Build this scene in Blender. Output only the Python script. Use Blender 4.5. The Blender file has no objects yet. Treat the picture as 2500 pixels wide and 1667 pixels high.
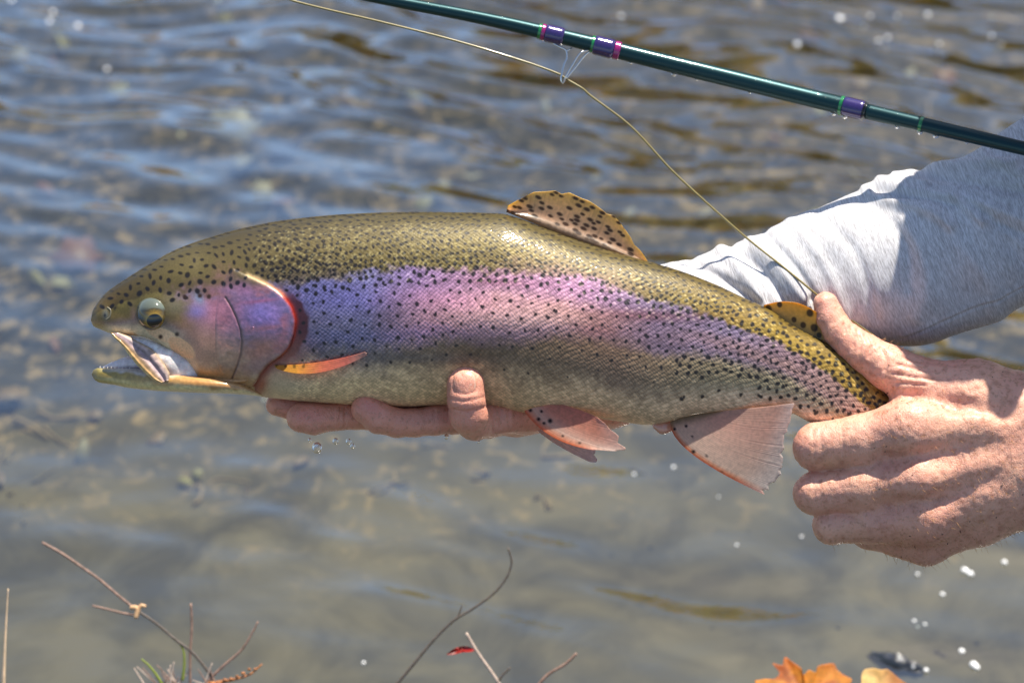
import bpy, math, random
import numpy as np
from mathutils import Vector

# ------------------------------------------------------------------ camera, light, exposure
SC = bpy.context.scene
COL = SC.collection
CH = 1.15                      # camera height above the stream
PITCH = math.radians(35)
LENS = 70.0
FPX = 2500 * LENS / 36.0
D0 = 1.20                      # distance of the fish
K = D0 / FPX                   # metres per unit at the fish
CAMP = np.array([0, 0, CH])
FW = np.array([0, math.cos(PITCH), -math.sin(PITCH)])
RT = np.array([1.0, 0, 0])
UP = np.array([0, math.sin(PITCH), math.cos(PITCH)])

cam = bpy.data.cameras.new('camera')
camo = bpy.data.objects.new('camera', cam)
COL.objects.link(camo)
camo.location = CAMP
camo.rotation_euler = (math.pi / 2 - PITCH, 0, 0)
cam.lens = LENS
cam.sensor_width = 36
cam.clip_start = 0.05
cam.clip_end = 500
cam.dof.use_dof = True
cam.dof.focus_distance = 1.17
cam.dof.aperture_fstop = 6.3
cam.dof.aperture_blades = 0
SC.camera = camo

SUN = 0.27 * (-FW) + 0.93 * UP + 0.24 * RT
SUN = SUN / np.linalg.norm(SUN)
world = bpy.data.worlds.new('World')
SC.world = world
world.use_nodes = True
wn = world.node_tree
sky = wn.nodes.new('ShaderNodeTexSky')
sky.sky_type = 'NISHITA'
sky.sun_disc = False
sky.sun_elevation = math.asin(SUN[2])
sky.sun_rotation = math.atan2(SUN[0], SUN[1])
sky.air_density = 1.0
sky.dust_density = 0.8
wn.links.new(sky.outputs[0], wn.nodes['Background'].inputs[0])
wn.nodes['Background'].inputs[1].default_value = 0.095
sun = bpy.data.lights.new('sun', 'SUN')
sun.energy = 5.0
sun.angle = math.radians(0.5)
sun.color = (1.0, 0.93, 0.81)
suno = bpy.data.objects.new('sun', sun)
COL.objects.link(suno)
suno.location = (0.5, 2, 4)
suno.rotation_euler = Vector(SUN).to_track_quat('Z', 'Y').to_euler()
SC.view_settings.view_transform = 'Standard'
SC.view_settings.look = 'None'
SC.view_settings.exposure = 0.74
SC.view_settings.gamma = 1
SC.cycles.max_bounces = 6
SC.cycles.transparent_max_bounces = 12
SC.cycles.caustics_reflective = False
SC.cycles.caustics_refractive = False

rng = np.random.default_rng(7)
random.seed(7)

# ------------------------------------------------------------------ helpers
WL = {}


def w3(p):
    """local units (x, y down, z toward the viewer, 1 unit = 0.25 mm) -> metres"""
    p = np.asarray(p, float)
    d = D0 - p[..., 2:3] * K
    return CAMP + d * (FW + RT * (p[..., 0:1] - 1250) / FPX + UP * (833.5 - p[..., 1:2]) / FPX)


def on_level(px, py, z=0.0):
    """where the line of sight through (px, py) meets the height z"""
    d = FW + RT * (px - 1250) / FPX + UP * (833.5 - py) / FPX
    t = (z - CH) / d[2]
    return CAMP + d * t


def lin(r, g, b):
    c = np.array([r, g, b], float) / 255
    return np.where(c <= 0.04045, c / 12.92, ((c + 0.055) / 1.055) ** 2.4)


def tag(o, label=None, cat=None, group=None, kind=None):
    if label: o['label'] = label
    if cat: o['category'] = cat
    if group: o['group'] = group
    if kind: o['kind'] = kind
    return o


def empty(name, loc):
    o = bpy.data.objects.new(name, None)
    COL.objects.link(o)
    o.location = loc
    o.empty_display_size = 0.05
    WL[o.name] = np.array(loc, float)
    return o


def mesh_obj(name, v, quads=None, tris=None, mat=None, parent=None, col=None, uv=None, smooth=True, loc=None):
    v = np.asarray(v, float)
    off = np.zeros(3)
    if parent is not None:
        off = WL[parent.name]
    elif loc is not None:
        off = np.asarray(loc, float)
    vv = (v - off).astype(np.float32)
    me = bpy.data.meshes.new(name)
    nq = 0 if quads is None else len(quads)
    nt = 0 if tris is None else len(tris)
    me.vertices.add(len(vv))
    me.vertices.foreach_set('co', vv.ravel())
    idx = []
    if nq: idx.append(np.asarray(quads).ravel())
    if nt: idx.append(np.asarray(tris).ravel())
    idx = np.concatenate(idx).astype(np.int32)
    me.loops.add(len(idx))
    me.loops.foreach_set('vertex_index', idx)
    me.polygons.add(nq + nt)
    st = np.concatenate([np.arange(nq) * 4, nq * 4 + np.arange(nt) * 3]).astype(np.int32)
    me.polygons.foreach_set('loop_start', st)
    try:
        tot = np.concatenate([np.full(nq, 4), np.full(nt, 3)]).astype(np.int32)
        me.polygons.foreach_set('loop_total', tot)
    except Exception:
        pass
    me.update(calc_edges=True)
    me.validate()
    if smooth:
        me.polygons.foreach_set('use_smooth', np.ones(nq + nt, bool))
    if col is not None:
        a = me.color_attributes.new('Col', 'FLOAT_COLOR', 'POINT')
        c4 = np.ones((len(vv), 4), np.float32)
        c4[:, :3] = col
        a.data.foreach_set('color', c4.ravel())
    if uv is not None:
        a = me.attributes.new('fuv', 'FLOAT_VECTOR', 'POINT')
        u3 = np.zeros((len(vv), 3), np.float32)
        u3[:, :uv.shape[1]] = uv
        a.data.foreach_set('vector', u3.ravel())
    if mat: me.materials.append(mat)
    o = bpy.data.objects.new(name, me)
    COL.objects.link(o)
    if parent is not None:
        o.parent = parent
        WL[o.name] = WL[parent.name]
    else:
        o.location = off
        WL[o.name] = off
    return o


def grid_quads(n, m, close=False):
    i = np.arange(n - 1)[:, None]
    j = np.arange(m if close else m - 1)[None, :]
    j2 = (j + 1) % m
    a = i * m + j
    b = i * m + j2
    c = (i + 1) * m + j2
    d = (i + 1) * m + j
    return np.stack([a, b, c, d], -1).reshape(-1, 4)


def pchip(x, y, xi):
    x = np.asarray(x, float); y = np.asarray(y, float); xi = np.asarray(xi, float)
    h = np.diff(x); dl = np.diff(y) / h
    m = np.zeros(len(x))
    for k in range(1, len(x) - 1):
        if dl[k - 1] * dl[k] > 0:
            w1 = 2 * h[k] + h[k - 1]; w2 = h[k] + 2 * h[k - 1]
            m[k] = (w1 + w2) / (w1 / dl[k - 1] + w2 / dl[k])
    m[0] = dl[0]; m[-1] = dl[-1]
    k = np.clip(np.searchsorted(x, xi) - 1, 0, len(x) - 2)
    t = np.clip((xi - x[k]) / h[k], 0, 1)
    h00 = 2 * t**3 - 3 * t**2 + 1; h10 = t**3 - 2 * t**2 + t
    h01 = -2 * t**3 + 3 * t**2; h11 = t**3 - t**2
    return h00 * y[k] + h10 * h[k] * m[k] + h01 * y[k + 1] + h11 * h[k] * m[k + 1]


def spline(pts, n):
    """smooth polyline through points (Catmull-Rom, chord spaced)"""
    p = np.asarray(pts, float)
    if len(p) == 2:
        t = np.linspace(0, 1, n)[:, None]
        return p[0] * (1 - t) + p[1] * t
    d = np.concatenate([[0], np.cumsum(np.linalg.norm(np.diff(p[:, :2], axis=0), axis=1) + 1e-9)])
    t = np.linspace(0, d[-1], n)
    m = np.zeros_like(p)
    m[1:-1] = (p[2:] - p[:-2]) / (d[2:] - d[:-2])[:, None]
    m[0] = (p[1] - p[0]) / (d[1] - d[0]); m[-1] = (p[-1] - p[-2]) / (d[-1] - d[-2])
    k = np.clip(np.searchsorted(d, t) - 1, 0, len(p) - 2)
    h = (d[k + 1] - d[k])[:, None]
    s = ((t - d[k])[:, None]) / h
    return ((2*s**3 - 3*s**2 + 1) * p[k] + (s**3 - 2*s**2 + s) * h * m[k] + (-2*s**3 + 3*s**2) * p[k+1] + (s**3 - s**2) * h * m[k+1])


def noise2(h, w, cell, seed, octaves=3, ratio=1.0):
    """smooth value noise raster, 0..1; ratio stretches along x"""
    r = np.random.default_rng(seed)
    out = np.zeros((h, w)); amp = 1; tot = 0
    for o in range(octaves):
        cy = cell / 2**o; cx = cy * ratio
        gh = int(h / cy) + 3; gw = int(w / cx) + 3
        g = r.random((gh, gw))
        yy = np.arange(h) / cy; xx = np.arange(w) / cx
        yi = yy.astype(int); xi = xx.astype(int)
        fy = yy - yi; fx = xx - xi
        fy = fy * fy * (3 - 2 * fy); fx = fx * fx * (3 - 2 * fx)
        a = g[yi][:, xi] * (1 - fx) + g[yi][:, xi + 1] * fx
        b = g[yi + 1][:, xi] * (1 - fx) + g[yi + 1][:, xi + 1] * fx
        out += amp * (a * (1 - fy)[:, None] + b * fy[:, None])
        tot += amp; amp *= 0.5
    return out / tot


def sample(img, x, y):
    h, w = img.shape[:2]
    x = np.clip(x, 0, w - 1.001); y = np.clip(y, 0, h - 1.001)
    xi = x.astype(int); yi = y.astype(int)
    fx = x - xi; fy = y - yi
    if img.ndim == 3:
        fx = fx[..., None]; fy = fy[..., None]
    return (img[yi, xi] * (1 - fx) + img[yi, xi + 1] * fx) * (1 - fy) + (img[yi + 1, xi] * (1 - fx) + img[yi + 1, xi + 1] * fx) * fy


def sstep(a, b, x):
    t = np.clip((x - a) / (b - a), 0, 1)
    return t * t * (3 - 2 * t)


def poly_dist(x, y, pts):
    """distance to a polyline"""
    pts = np.asarray(pts, float)
    d = np.full(np.shape(x), 1e9)
    for a, b in zip(pts[:-1], pts[1:]):
        ab = b - a
        t = np.clip(((x - a[0]) * ab[0] + (y - a[1]) * ab[1]) / (ab @ ab + 1e-9), 0, 1)
        d = np.minimum(d, np.hypot(x - a[0] - t * ab[0], y - a[1] - t * ab[1]))
    return d


def tube(name, pts, rad, mat, parent=None, sides=10, local=True, n=None, col=None, loc=None, close_ends=True, sp=True):
    """tube through points; local units or metres"""
    pts = np.asarray(pts, float)
    rad = np.broadcast_to(np.asarray(rad, float), (len(pts),))
    if sp and len(pts) > 2:
        n = n or len(pts) * 6
        q = spline(np.c_[pts, rad], n) if not local else spline(np.c_[pts, rad], n)
        pts, rad = q[:, :3], q[:, 3]
    if local:
        pts = w3(pts); rad = rad * K
    v, q, t = tube_arrays(pts, rad, sides)
    return mesh_obj(name, v, q, t, mat, parent, col=None if col is None else np.broadcast_to(col, (len(v), 3)), loc=loc)


def tube_arrays(pts, rad, sides):
    n = len(pts)
    tg = np.gradient(pts, axis=0)
    tg /= np.linalg.norm(tg, axis=1, keepdims=True) + 1e-12
    nrm = np.cross(tg[0], [0.13, 0.31, 0.94]); nrm /= np.linalg.norm(nrm)
    vs = []
    a = np.linspace(0, 2 * np.pi, sides, endpoint=False)
    for i in range(n):
        nrm = nrm - tg[i] * (nrm @ tg[i]); nrm /= np.linalg.norm(nrm) + 1e-12
        bn = np.cross(tg[i], nrm)
        vs.append(pts[i] + rad[i] * (np.cos(a)[:, None] * nrm + np.sin(a)[:, None] * bn))
    v = np.concatenate(vs + [pts[:1], pts[-1:]])
    q = grid_quads(n, sides, True)
    j = np.arange(sides); j2 = (j + 1) % sides
    t = np.concatenate([np.stack([np.full(sides, n * sides), j2, j], 1),
                        np.stack([np.full(sides, n * sides + 1), (n - 1) * sides + j, (n - 1) * sides + j2], 1)])
    return v, q, t


# ------------------------------------------------------------------ materials
def new_mat(name):
    m = bpy.data.materials.new(name)
    m.use_nodes = True
    return m, m.node_tree, m.node_tree.nodes['Principled BSDF']


def nd(nt, typ, **kw):
    n = nt.nodes.new(typ)
    for k, v in kw.items():
        if hasattr(n, k): setattr(n, k, v)
    return n


def simple_mat(name, col, rough=0.5, metal=0.0, coat=0.0, noise=0.0, scale=200, bump=0.0, attr=False, sss=0.0, trans=0.0, spec=0.5, stretch=None):
    m, nt, b = new_mat(name)
    b.inputs['Roughness'].default_value = rough
    b.inputs['Metallic'].default_value = metal
    b.inputs['Coat Weight'].default_value = coat
    b.inputs['Coat Roughness'].default_value = 0.06
    b.inputs['Specular IOR Level'].default_value = spec
    if sss:
        b.inputs['Subsurface Weight'].default_value = sss
        b.inputs['Subsurface Radius'].default_value = (0.006, 0.0025, 0.0015)
        b.inputs['Subsurface Scale'].default_value = 1.0
    tc = nd(nt, 'ShaderNodeTexCoord')
    src = tc.outputs['Object']
    if stretch:
        mp = nd(nt, 'ShaderNodeMapping')
        mp.inputs['Scale'].default_value = stretch
        nt.links.new(src, mp.inputs[0]); src = mp.outputs[0]
    nz = nd(nt, 'ShaderNodeTexNoise')
    nz.inputs['Scale'].default_value = scale
    nz.inputs['Detail'].default_value = 5
    nt.links.new(src, nz.inputs['Vector'])
    mx = nd(nt, 'ShaderNodeMix', data_type='RGBA', blend_type='MULTIPLY')
    mx.inputs[0].default_value = 1
    mr = nd(nt, 'ShaderNodeMapRange')
    mr.inputs[1].default_value = 0.3; mr.inputs[2].default_value = 0.7
    mr.inputs[3].default_value = 1 - noise; mr.inputs[4].default_value = 1 + noise * 0.6
    nt.links.new(nz.outputs[0], mr.inputs[0])
    if attr:
        at = nd(nt, 'ShaderNodeAttribute', attribute_name='Col')
        nt.links.new(at.outputs['Color'], mx.inputs[6])
    else:
        mx.inputs[6].default_value = (*col, 1)
    nt.links.new(mr.outputs[0], mx.inputs[7])
    nt.links.new(mx.outputs[2], b.inputs['Base Color'])
    if bump:
        bp = nd(nt, 'ShaderNodeBump')
        bp.inputs['Strength'].default_value = 1.0
        bp.inputs['Distance'].default_value = bump
        nt.links.new(nz.outputs[0], bp.inputs['Height'])
        nt.links.new(bp.outputs[0], b.inputs['Normal'])
    if trans:
        tr = nd(nt, 'ShaderNodeBsdfTranslucent')
        nt.links.new(mx.outputs[2], tr.inputs[0])
        ms = nd(nt, 'ShaderNodeMixShader')
        ms.inputs[0].default_value = trans
        nt.links.new(b.outputs[0], ms.inputs[1]); nt.links.new(tr.outputs[0], ms.inputs[2])
        nt.links.new(ms.outputs[0], nt.nodes['Material Output'].inputs[0])
    return m


# ------------------------------------------------------------------ implicit surfaces
def surface_nets(f, org, h):
    """f: 3-D array of signed distances; returns vertices and quads (outward where f > 0)"""
    s = f < 0
    nx, ny, nz = f.shape
    cnt = np.zeros((nx - 1, ny - 1, nz - 1), np.float32)
    pos = np.zeros((nx - 1, ny - 1, nz - 1, 3), np.float32)

    def sl(dx, dy, dz):
        return (slice(dx, nx - 1 + dx), slice(dy, ny - 1 + dy), slice(dz, nz - 1 + dz))
    corners = [(a, b, c) for a in (0, 1) for b in (0, 1) for c in (0, 1)]
    for c0 in corners:
        for ax in range(3):
            if c0[ax]: continue
            c1 = list(c0); c1[ax] = 1
            f0 = f[sl(*c0)]; f1 = f[sl(*c1)]
            m = (f0 < 0) != (f1 < 0)
            t = np.where(m, f0 / np.where(m, f0 - f1, 1), 0)
            cnt += m
            for k in range(3):
                pos[..., k] += m * (c0[k] + (t if k == ax else 0))
    act = cnt > 0
    idx = -np.ones(act.shape, np.int64)
    ids = np.argwhere(act)
    idx[act] = np.arange(len(ids))
    v = (ids + pos[act] / cnt[act][:, None]) * h + np.asarray(org)
    quads = []
    for ax in range(3):
        a0 = [slice(1, -1)] * 3; a0[ax] = slice(0, -1)
        a1 = [slice(1, -1)] * 3; a1[ax] = slice(1, None)
        s0 = s[tuple(a0)]; s1 = s[tuple(a1)]
        e = np.argwhere(s0 != s1)
        flip = s0[s0 != s1]
        if len(e) == 0: continue
        p = e.copy()
        for k in range(3):
            if k != ax: p[:, k] += 1
        o1, o2 = [k for k in range(3) if k != ax]
        def at(d1, d2):
            q = p.copy(); q[:, o1] += d1; q[:, o2] += d2
            return idx[q[:, 0], q[:, 1], q[:, 2]]
        Q = np.stack([at(-1, -1), at(0, -1), at(0, 0), at(-1, 0)], 1)
        fl = flip if ax != 1 else ~flip
        Q[~fl] = Q[~fl][:, ::-1]
        quads.append(Q)
    return v, np.concatenate(quads)


class Vol:
    def __init__(self, lo, hi, h):
        self.h = h; self.lo = np.array(lo, float)
        self.ax = [np.arange(lo[k], hi[k] + h, h, dtype=np.float32) for k in range(3)]
        self.f = np.full([len(a) for a in self.ax], 1e3, np.float32)

    def _box(self, pts, pad):
        sl = []
        for k in range(3):
            lo = min(p[k] for p in pts) - pad; hi = max(p[k] for p in pts) + pad
            a = int(np.clip((lo - self.lo[k]) / self.h, 0, len(self.ax[k]))); b = int(np.clip((hi - self.lo[k]) / self.h + 1, 0, len(self.ax[k])))
            sl.append(slice(a, max(b, a + 1)))
        return tuple(sl)

    def cone(self, a, b, ra, rb, k=0, flat=1.0, sub=False, tgt=None):
        """rounded cone; flat > 1 squeezes depth"""
        box = self._box([a, b], max(ra, rb) + 30 + 2 * k)
        X, Y, Z = np.meshgrid(*[self.ax[i][box[i]] for i in range(3)], indexing='ij')
        if X.size == 0: return
        ab = np.array(b, float) - np.array(a, float)
        L = ab @ ab + 1e-9
        px, py, pz = X - a[0], Y - a[1], Z - a[2]
        t = np.clip((px * ab[0] + py * ab[1] + pz * ab[2]) / L, 0, 1)
        d = np.sqrt((px - t * ab[0])**2 + (py - t * ab[1])**2 + ((pz - t * ab[2]) * flat)**2) - (ra + (rb - ra) * t)
        f = self.f[box]
        if sub:
            self.f[box] = np.maximum(f, -d)
        elif k > 0:
            hh = np.clip(0.5 + 0.5 * (f - d) / k, 0, 1)
            self.f[box] = f * (1 - hh) + d * hh - k * hh * (1 - hh)
        else:
            self.f[box] = np.minimum(f, d)

    def chain(self, pts, k=0, flat=1.0):
        """pts: (x, y, z, r)"""
        for a, b in zip(pts[:-1], pts[1:]):
            self.cone(a[:3], b[:3], a[3], b[3], k, flat)

    def mesh(self):
        return surface_nets(self.f, self.lo, self.h)


def vnormals(v, q):
    n = np.zeros_like(v)
    a = np.cross(v[q[:, 2]] - v[q[:, 0]], v[q[:, 3]] - v[q[:, 1]])
    for k in range(4):
        np.add.at(n, q[:, k], a)
    return n / (np.linalg.norm(n, axis=1, keepdims=True) + 1e-12)
# ------------------------------------------------------------------ stream bed, water, far bank
def axis_lin(lo, hi, step, far, growth=1.35):
    a = list(np.arange(lo, hi + step, step))
    s = step
    left = []; x = lo
    while x > -far:
        s *= growth; x -= s; left.append(x)
    s = step; right = []; x = a[-1]
    while x < far:
        s *= growth; x += s; right.append(x)
    return np.array(left[::-1] + a + right)


def wave_height(X, Y):
    r = np.random.default_rng(21)
    Z = np.zeros_like(X)
    wx = X + 0.03 * np.sin(Y * 9 + 1.3) + 0.02 * np.sin(X * 13 - Y * 7)
    wy = Y + 0.02 * np.sin(X * 11 + 0.7) + 0.015 * np.sin(Y * 15 + X * 5)
    # calm near the bank, livelier to the far right
    live = 0.26 + 0.74 * sstep(1.4, 2.2, Y + 0.40 * X)
    for i in range(40):
        lam = 0.036 * (3.2 ** r.random())
        th = math.radians(77 + r.normal(0, 16))
        k = 2 * math.pi / lam
        ph = r.random() * 6.28
        amp = 0.0076 * lam * r.uniform(0.5, 1.4)
        Z += live * amp * np.sin(k * (math.cos(th) * wx + math.sin(th) * wy) + ph)
    for i in range(16):
        lam = 0.05 * (4.0 ** r.random())
        th = r.random() * math.pi
        k = 2 * math.pi / lam
        Z += 0.0016 * lam * np.sin(k * (math.cos(th) * wx + math.sin(th) * wy) + r.random() * 6.28)
    return Z


xs = axis_lin(-0.95, 0.95, 0.007, 90)
ys = axis_lin(0.9, 3.1, 0.006, 90)
X, Y = np.meshgrid(xs, ys, indexing='ij')
fade = np.exp(-(np.maximum(np.abs(X) - 3, 0) + np.maximum(np.abs(Y - 2) - 3, 0)))
Zw = wave_height(X, Y) * fade
wv = np.stack([X, Y, Zw], -1).reshape(-1, 3)

mw, nt, b = new_mat('stream_water')
nt.nodes.remove(b)
tr = nd(nt, 'ShaderNodeBsdfTransparent'); tr.inputs[0].default_value = (0.74, 0.78, 0.72, 1)
gl = nd(nt, 'ShaderNodeBsdfGlossy'); gl.inputs['Roughness'].default_value = 0.06
geo = nd(nt, 'ShaderNodeNewGeometry'); dot = nd(nt, 'ShaderNodeVectorMath', operation='DOT_PRODUCT')
ab = nd(nt, 'ShaderNodeMath', operation='ABSOLUTE'); om = nd(nt, 'ShaderNodeMath', operation='SUBTRACT'); om.inputs[0].default_value = 1
pw = nd(nt, 'ShaderNodeMath', operation='POWER'); pw.inputs[1].default_value = 4.0
fr = nd(nt, 'ShaderNodeMath', operation='MULTIPLY_ADD'); fr.inputs[1].default_value = 4.2; fr.inputs[2].default_value = .145; fr.use_clamp = True
tc = nd(nt, 'ShaderNodeTexCoord')
mp = nd(nt, 'ShaderNodeMapping'); mp.inputs['Scale'].default_value = (1, 2.2, 1); mp.inputs['Rotation'].default_value = (0, 0, 0.12)
nz = nd(nt, 'ShaderNodeTexNoise'); nz.inputs['Scale'].default_value = 24; nz.inputs['Detail'].default_value = 3
bp = nd(nt, 'ShaderNodeBump'); bp.inputs['Distance'].default_value = 0.0009; bp.inputs['Strength'].default_value = 0.6
nt.links.new(tc.outputs['Object'], mp.inputs[0]); nt.links.new(mp.outputs[0], nz.inputs['Vector'])
nt.links.new(nz.outputs[0], bp.inputs['Height'])
nt.links.new(bp.outputs[0], dot.inputs[0]); nt.links.new(geo.outputs['Incoming'], dot.inputs[1]); nt.links.new(dot.outputs['Value'], ab.inputs[0])
nt.links.new(ab.outputs[0], om.inputs[1]); nt.links.new(om.outputs[0], pw.inputs[0]); nt.links.new(pw.outputs[0], fr.inputs[0]); nt.links.new(bp.outputs[0], gl.inputs['Normal'])
ms = nd(nt, 'ShaderNodeMixShader')
nt.links.new(fr.outputs[0], ms.inputs[0]); nt.links.new(tr.outputs[0], ms.inputs[1]); nt.links.new(gl.outputs[0], ms.inputs[2])
nt.links.new(ms.outputs[0], nt.nodes['Material Output'].inputs[0])
water = mesh_obj('water', wv, grid_quads(len(xs), len(ys))[:, ::-1], mat=mw)
tag(water, kind='structure')

# bed
xb = axis_lin(-0.95, 0.95, 0.012, 90)
yb = axis_lin(0.8, 3.0, 0.012, 90)
X, Y = np.meshgrid(xb, yb, indexing='ij')
nb = noise2(len(xb), len(yb), 16, 5, 4)
nb2 = noise2(len(xb), len(yb), 5, 6, 2)


def bed_z(x, y):
    return -0.075 - 0.10 * sstep(1.35, 2.3, np.asarray(y, float))


rough_part = 0.25 + 0.75 * sstep(1.45, 1.75, Y)
Zb = bed_z(X, Y) + ((nb - 0.5) * 0.05 + (nb2 - 0.5) * 0.012) * rough_part
mb, nt, b = new_mat('stream_bed')
b.inputs['Roughness'].default_value = 0.9
b.inputs['Specular IOR Level'].default_value = 0.1
tc = nd(nt, 'ShaderNodeTexCoord')
n1 = nd(nt, 'ShaderNodeTexNoise'); n1.inputs['Scale'].default_value = 9; n1.inputs['Detail'].default_value = 8; n1.inputs['Roughness'].default_value = .62; n1.inputs['Distortion'].default_value = .6
n2 = nd(nt, 'ShaderNodeTexNoise'); n2.inputs['Scale'].default_value = 45; n2.inputs['Detail'].default_value = 5; n2.inputs['Distortion'].default_value = 0.8
for n in (n1, n2): nt.links.new(tc.outputs['Object'], n.inputs['Vector'])
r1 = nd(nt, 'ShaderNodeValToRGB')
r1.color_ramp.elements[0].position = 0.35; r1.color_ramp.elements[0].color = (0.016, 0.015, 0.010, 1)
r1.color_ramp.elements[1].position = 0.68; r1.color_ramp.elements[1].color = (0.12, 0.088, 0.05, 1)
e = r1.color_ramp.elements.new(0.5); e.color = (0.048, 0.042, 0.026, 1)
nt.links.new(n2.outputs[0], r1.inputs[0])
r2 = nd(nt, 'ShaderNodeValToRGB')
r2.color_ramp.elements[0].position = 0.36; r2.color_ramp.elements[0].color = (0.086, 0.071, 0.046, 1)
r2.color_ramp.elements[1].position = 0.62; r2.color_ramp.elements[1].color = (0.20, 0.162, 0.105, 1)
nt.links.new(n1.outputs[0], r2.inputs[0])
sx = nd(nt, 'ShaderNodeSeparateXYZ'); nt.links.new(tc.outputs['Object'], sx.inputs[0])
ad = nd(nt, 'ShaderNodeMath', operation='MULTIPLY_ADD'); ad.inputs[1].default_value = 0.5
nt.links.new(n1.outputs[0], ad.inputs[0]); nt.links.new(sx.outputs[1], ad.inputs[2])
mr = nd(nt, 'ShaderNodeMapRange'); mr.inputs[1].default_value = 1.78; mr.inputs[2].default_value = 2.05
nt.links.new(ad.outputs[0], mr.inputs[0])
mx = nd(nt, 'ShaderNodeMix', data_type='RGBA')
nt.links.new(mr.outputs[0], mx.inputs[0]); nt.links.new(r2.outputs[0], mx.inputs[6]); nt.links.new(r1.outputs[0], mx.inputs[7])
vd = nd(nt, 'ShaderNodeTexVoronoi', feature='DISTANCE_TO_EDGE'); vd.inputs['Scale'].default_value = 15
va = nd(nt, 'ShaderNodeVectorMath', operation='MULTIPLY_ADD'); va.inputs[1].default_value = (.16, .16, .16)
nt.links.new(n1.outputs['Color'], va.inputs[0]); nt.links.new(tc.outputs['Object'], va.inputs[2]); nt.links.new(va.outputs[0], vd.inputs['Vector'])
vm = nd(nt, 'ShaderNodeMapRange'); vm.inputs[1].default_value = 0; vm.inputs[2].default_value = .11; vm.inputs[3].default_value = 1; vm.inputs[4].default_value = 0
nt.links.new(vd.outputs['Distance'], vm.inputs[0])
vg = nd(nt, 'ShaderNodeMapRange'); vg.inputs[1].default_value = .46; vg.inputs[2].default_value = .62; nt.links.new(n2.outputs[0], vg.inputs[0])
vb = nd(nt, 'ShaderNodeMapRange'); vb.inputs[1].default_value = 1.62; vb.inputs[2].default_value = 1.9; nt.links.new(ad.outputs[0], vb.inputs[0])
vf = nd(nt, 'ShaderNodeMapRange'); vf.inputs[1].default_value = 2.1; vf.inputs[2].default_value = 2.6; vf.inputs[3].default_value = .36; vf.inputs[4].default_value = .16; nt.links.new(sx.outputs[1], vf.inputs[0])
v1 = nd(nt, 'ShaderNodeMath', operation='MULTIPLY'); nt.links.new(vm.outputs[0], v1.inputs[0]); nt.links.new(vg.outputs[0], v1.inputs[1])
v2 = nd(nt, 'ShaderNodeMath', operation='MULTIPLY'); nt.links.new(v1.outputs[0], v2.inputs[0]); nt.links.new(vb.outputs[0], v2.inputs[1])
vv_ = nd(nt, 'ShaderNodeMath', operation='MULTIPLY'); nt.links.new(v2.outputs[0], vv_.inputs[0]); vf.inputs[3].default_value = 1.0; vf.inputs[4].default_value = .45; nt.links.new(vf.outputs[0], vv_.inputs[1])
v2 = vv_
mz = nd(nt, 'ShaderNodeMix', data_type='RGBA'); mz.inputs[7].default_value = (.44, .30, .15, 1)
nt.links.new(v2.outputs[0], mz.inputs[0]); nt.links.new(mx.outputs[2], mz.inputs[6])
nt.links.new(mz.outputs[2], b.inputs['Base Color'])
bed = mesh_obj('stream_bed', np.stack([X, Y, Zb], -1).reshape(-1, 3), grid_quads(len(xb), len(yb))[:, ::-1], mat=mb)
tag(bed, kind='structure')

# far bank with an autumn wood, beyond the frame: it stands in the ripples' reflections
r = np.random.default_rng(3)
bx = np.linspace(-40, 60, 60); by = np.linspace(0, 1, 14)
BX, BY = np.meshgrid(bx, by, indexing='ij')
hgt = 2.0 + 4.5 * sstep(-10, 8, BX)
bank = np.stack([BX, 15 + BY * 18, -0.4 + hgt * BY ** 0.7 + r.normal(0, .12, BX.shape)], -1).reshape(-1, 3)
far_bank = mesh_obj('far_bank', bank, grid_quads(60, 14)[:, ::-1], mat=simple_mat('bank_earth', (0.09, 0.07, 0.035), 0.9, noise=0.4, scale=2))
tag(far_bank, kind='structure')
NL = 15000
lx = np.where(r.random(NL) < .7, r.uniform(-9, 13, NL), r.uniform(-30, 45, NL))
hh = 3.4 + 6.4 * sstep(-3.5, 3, lx) + 1.2 * np.sin(lx * 0.9) + 0.8 * np.sin(lx * 2.3 + 1)
lz = r.random(NL) ** 0.8 * hh
ly = 16 + r.random(NL) * 9 + lz * 0.3
sz = r.uniform(0.18, 0.5, NL)
base = np.stack([lx, ly, lz], -1)
d1 = r.normal(size=(NL, 3)); d1 /= np.linalg.norm(d1, axis=1, keepdims=True)
d2 = np.cross(d1, r.normal(size=(NL, 3))); d2 /= np.linalg.norm(d2, axis=1, keepdims=True)
lv = np.stack([base, base + d1 * sz[:, None], base + (d1 + d2) * sz[:, None] * .7, base + d2 * sz[:, None]], 1).reshape(-1, 3)
pal = np.array([lin(196, 168, 60), lin(160, 150, 62), lin(206, 146, 52), lin(128, 136, 62), lin(160, 130, 62)])
lc = np.repeat(pal[r.integers(0, 5, NL)], 4, 0)
wood = mesh_obj('woodland', lv, np.arange(NL * 4).reshape(-1, 4), mat=simple_mat('autumn_foliage', (0, 0, 0), 0.7, attr=True, noise=.3, scale=3, trans=0.5), col=lc, smooth=False)
tag(wood, 'dense olive and golden autumn foliage on the far bank', 'woodland', kind='stuff')

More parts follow.
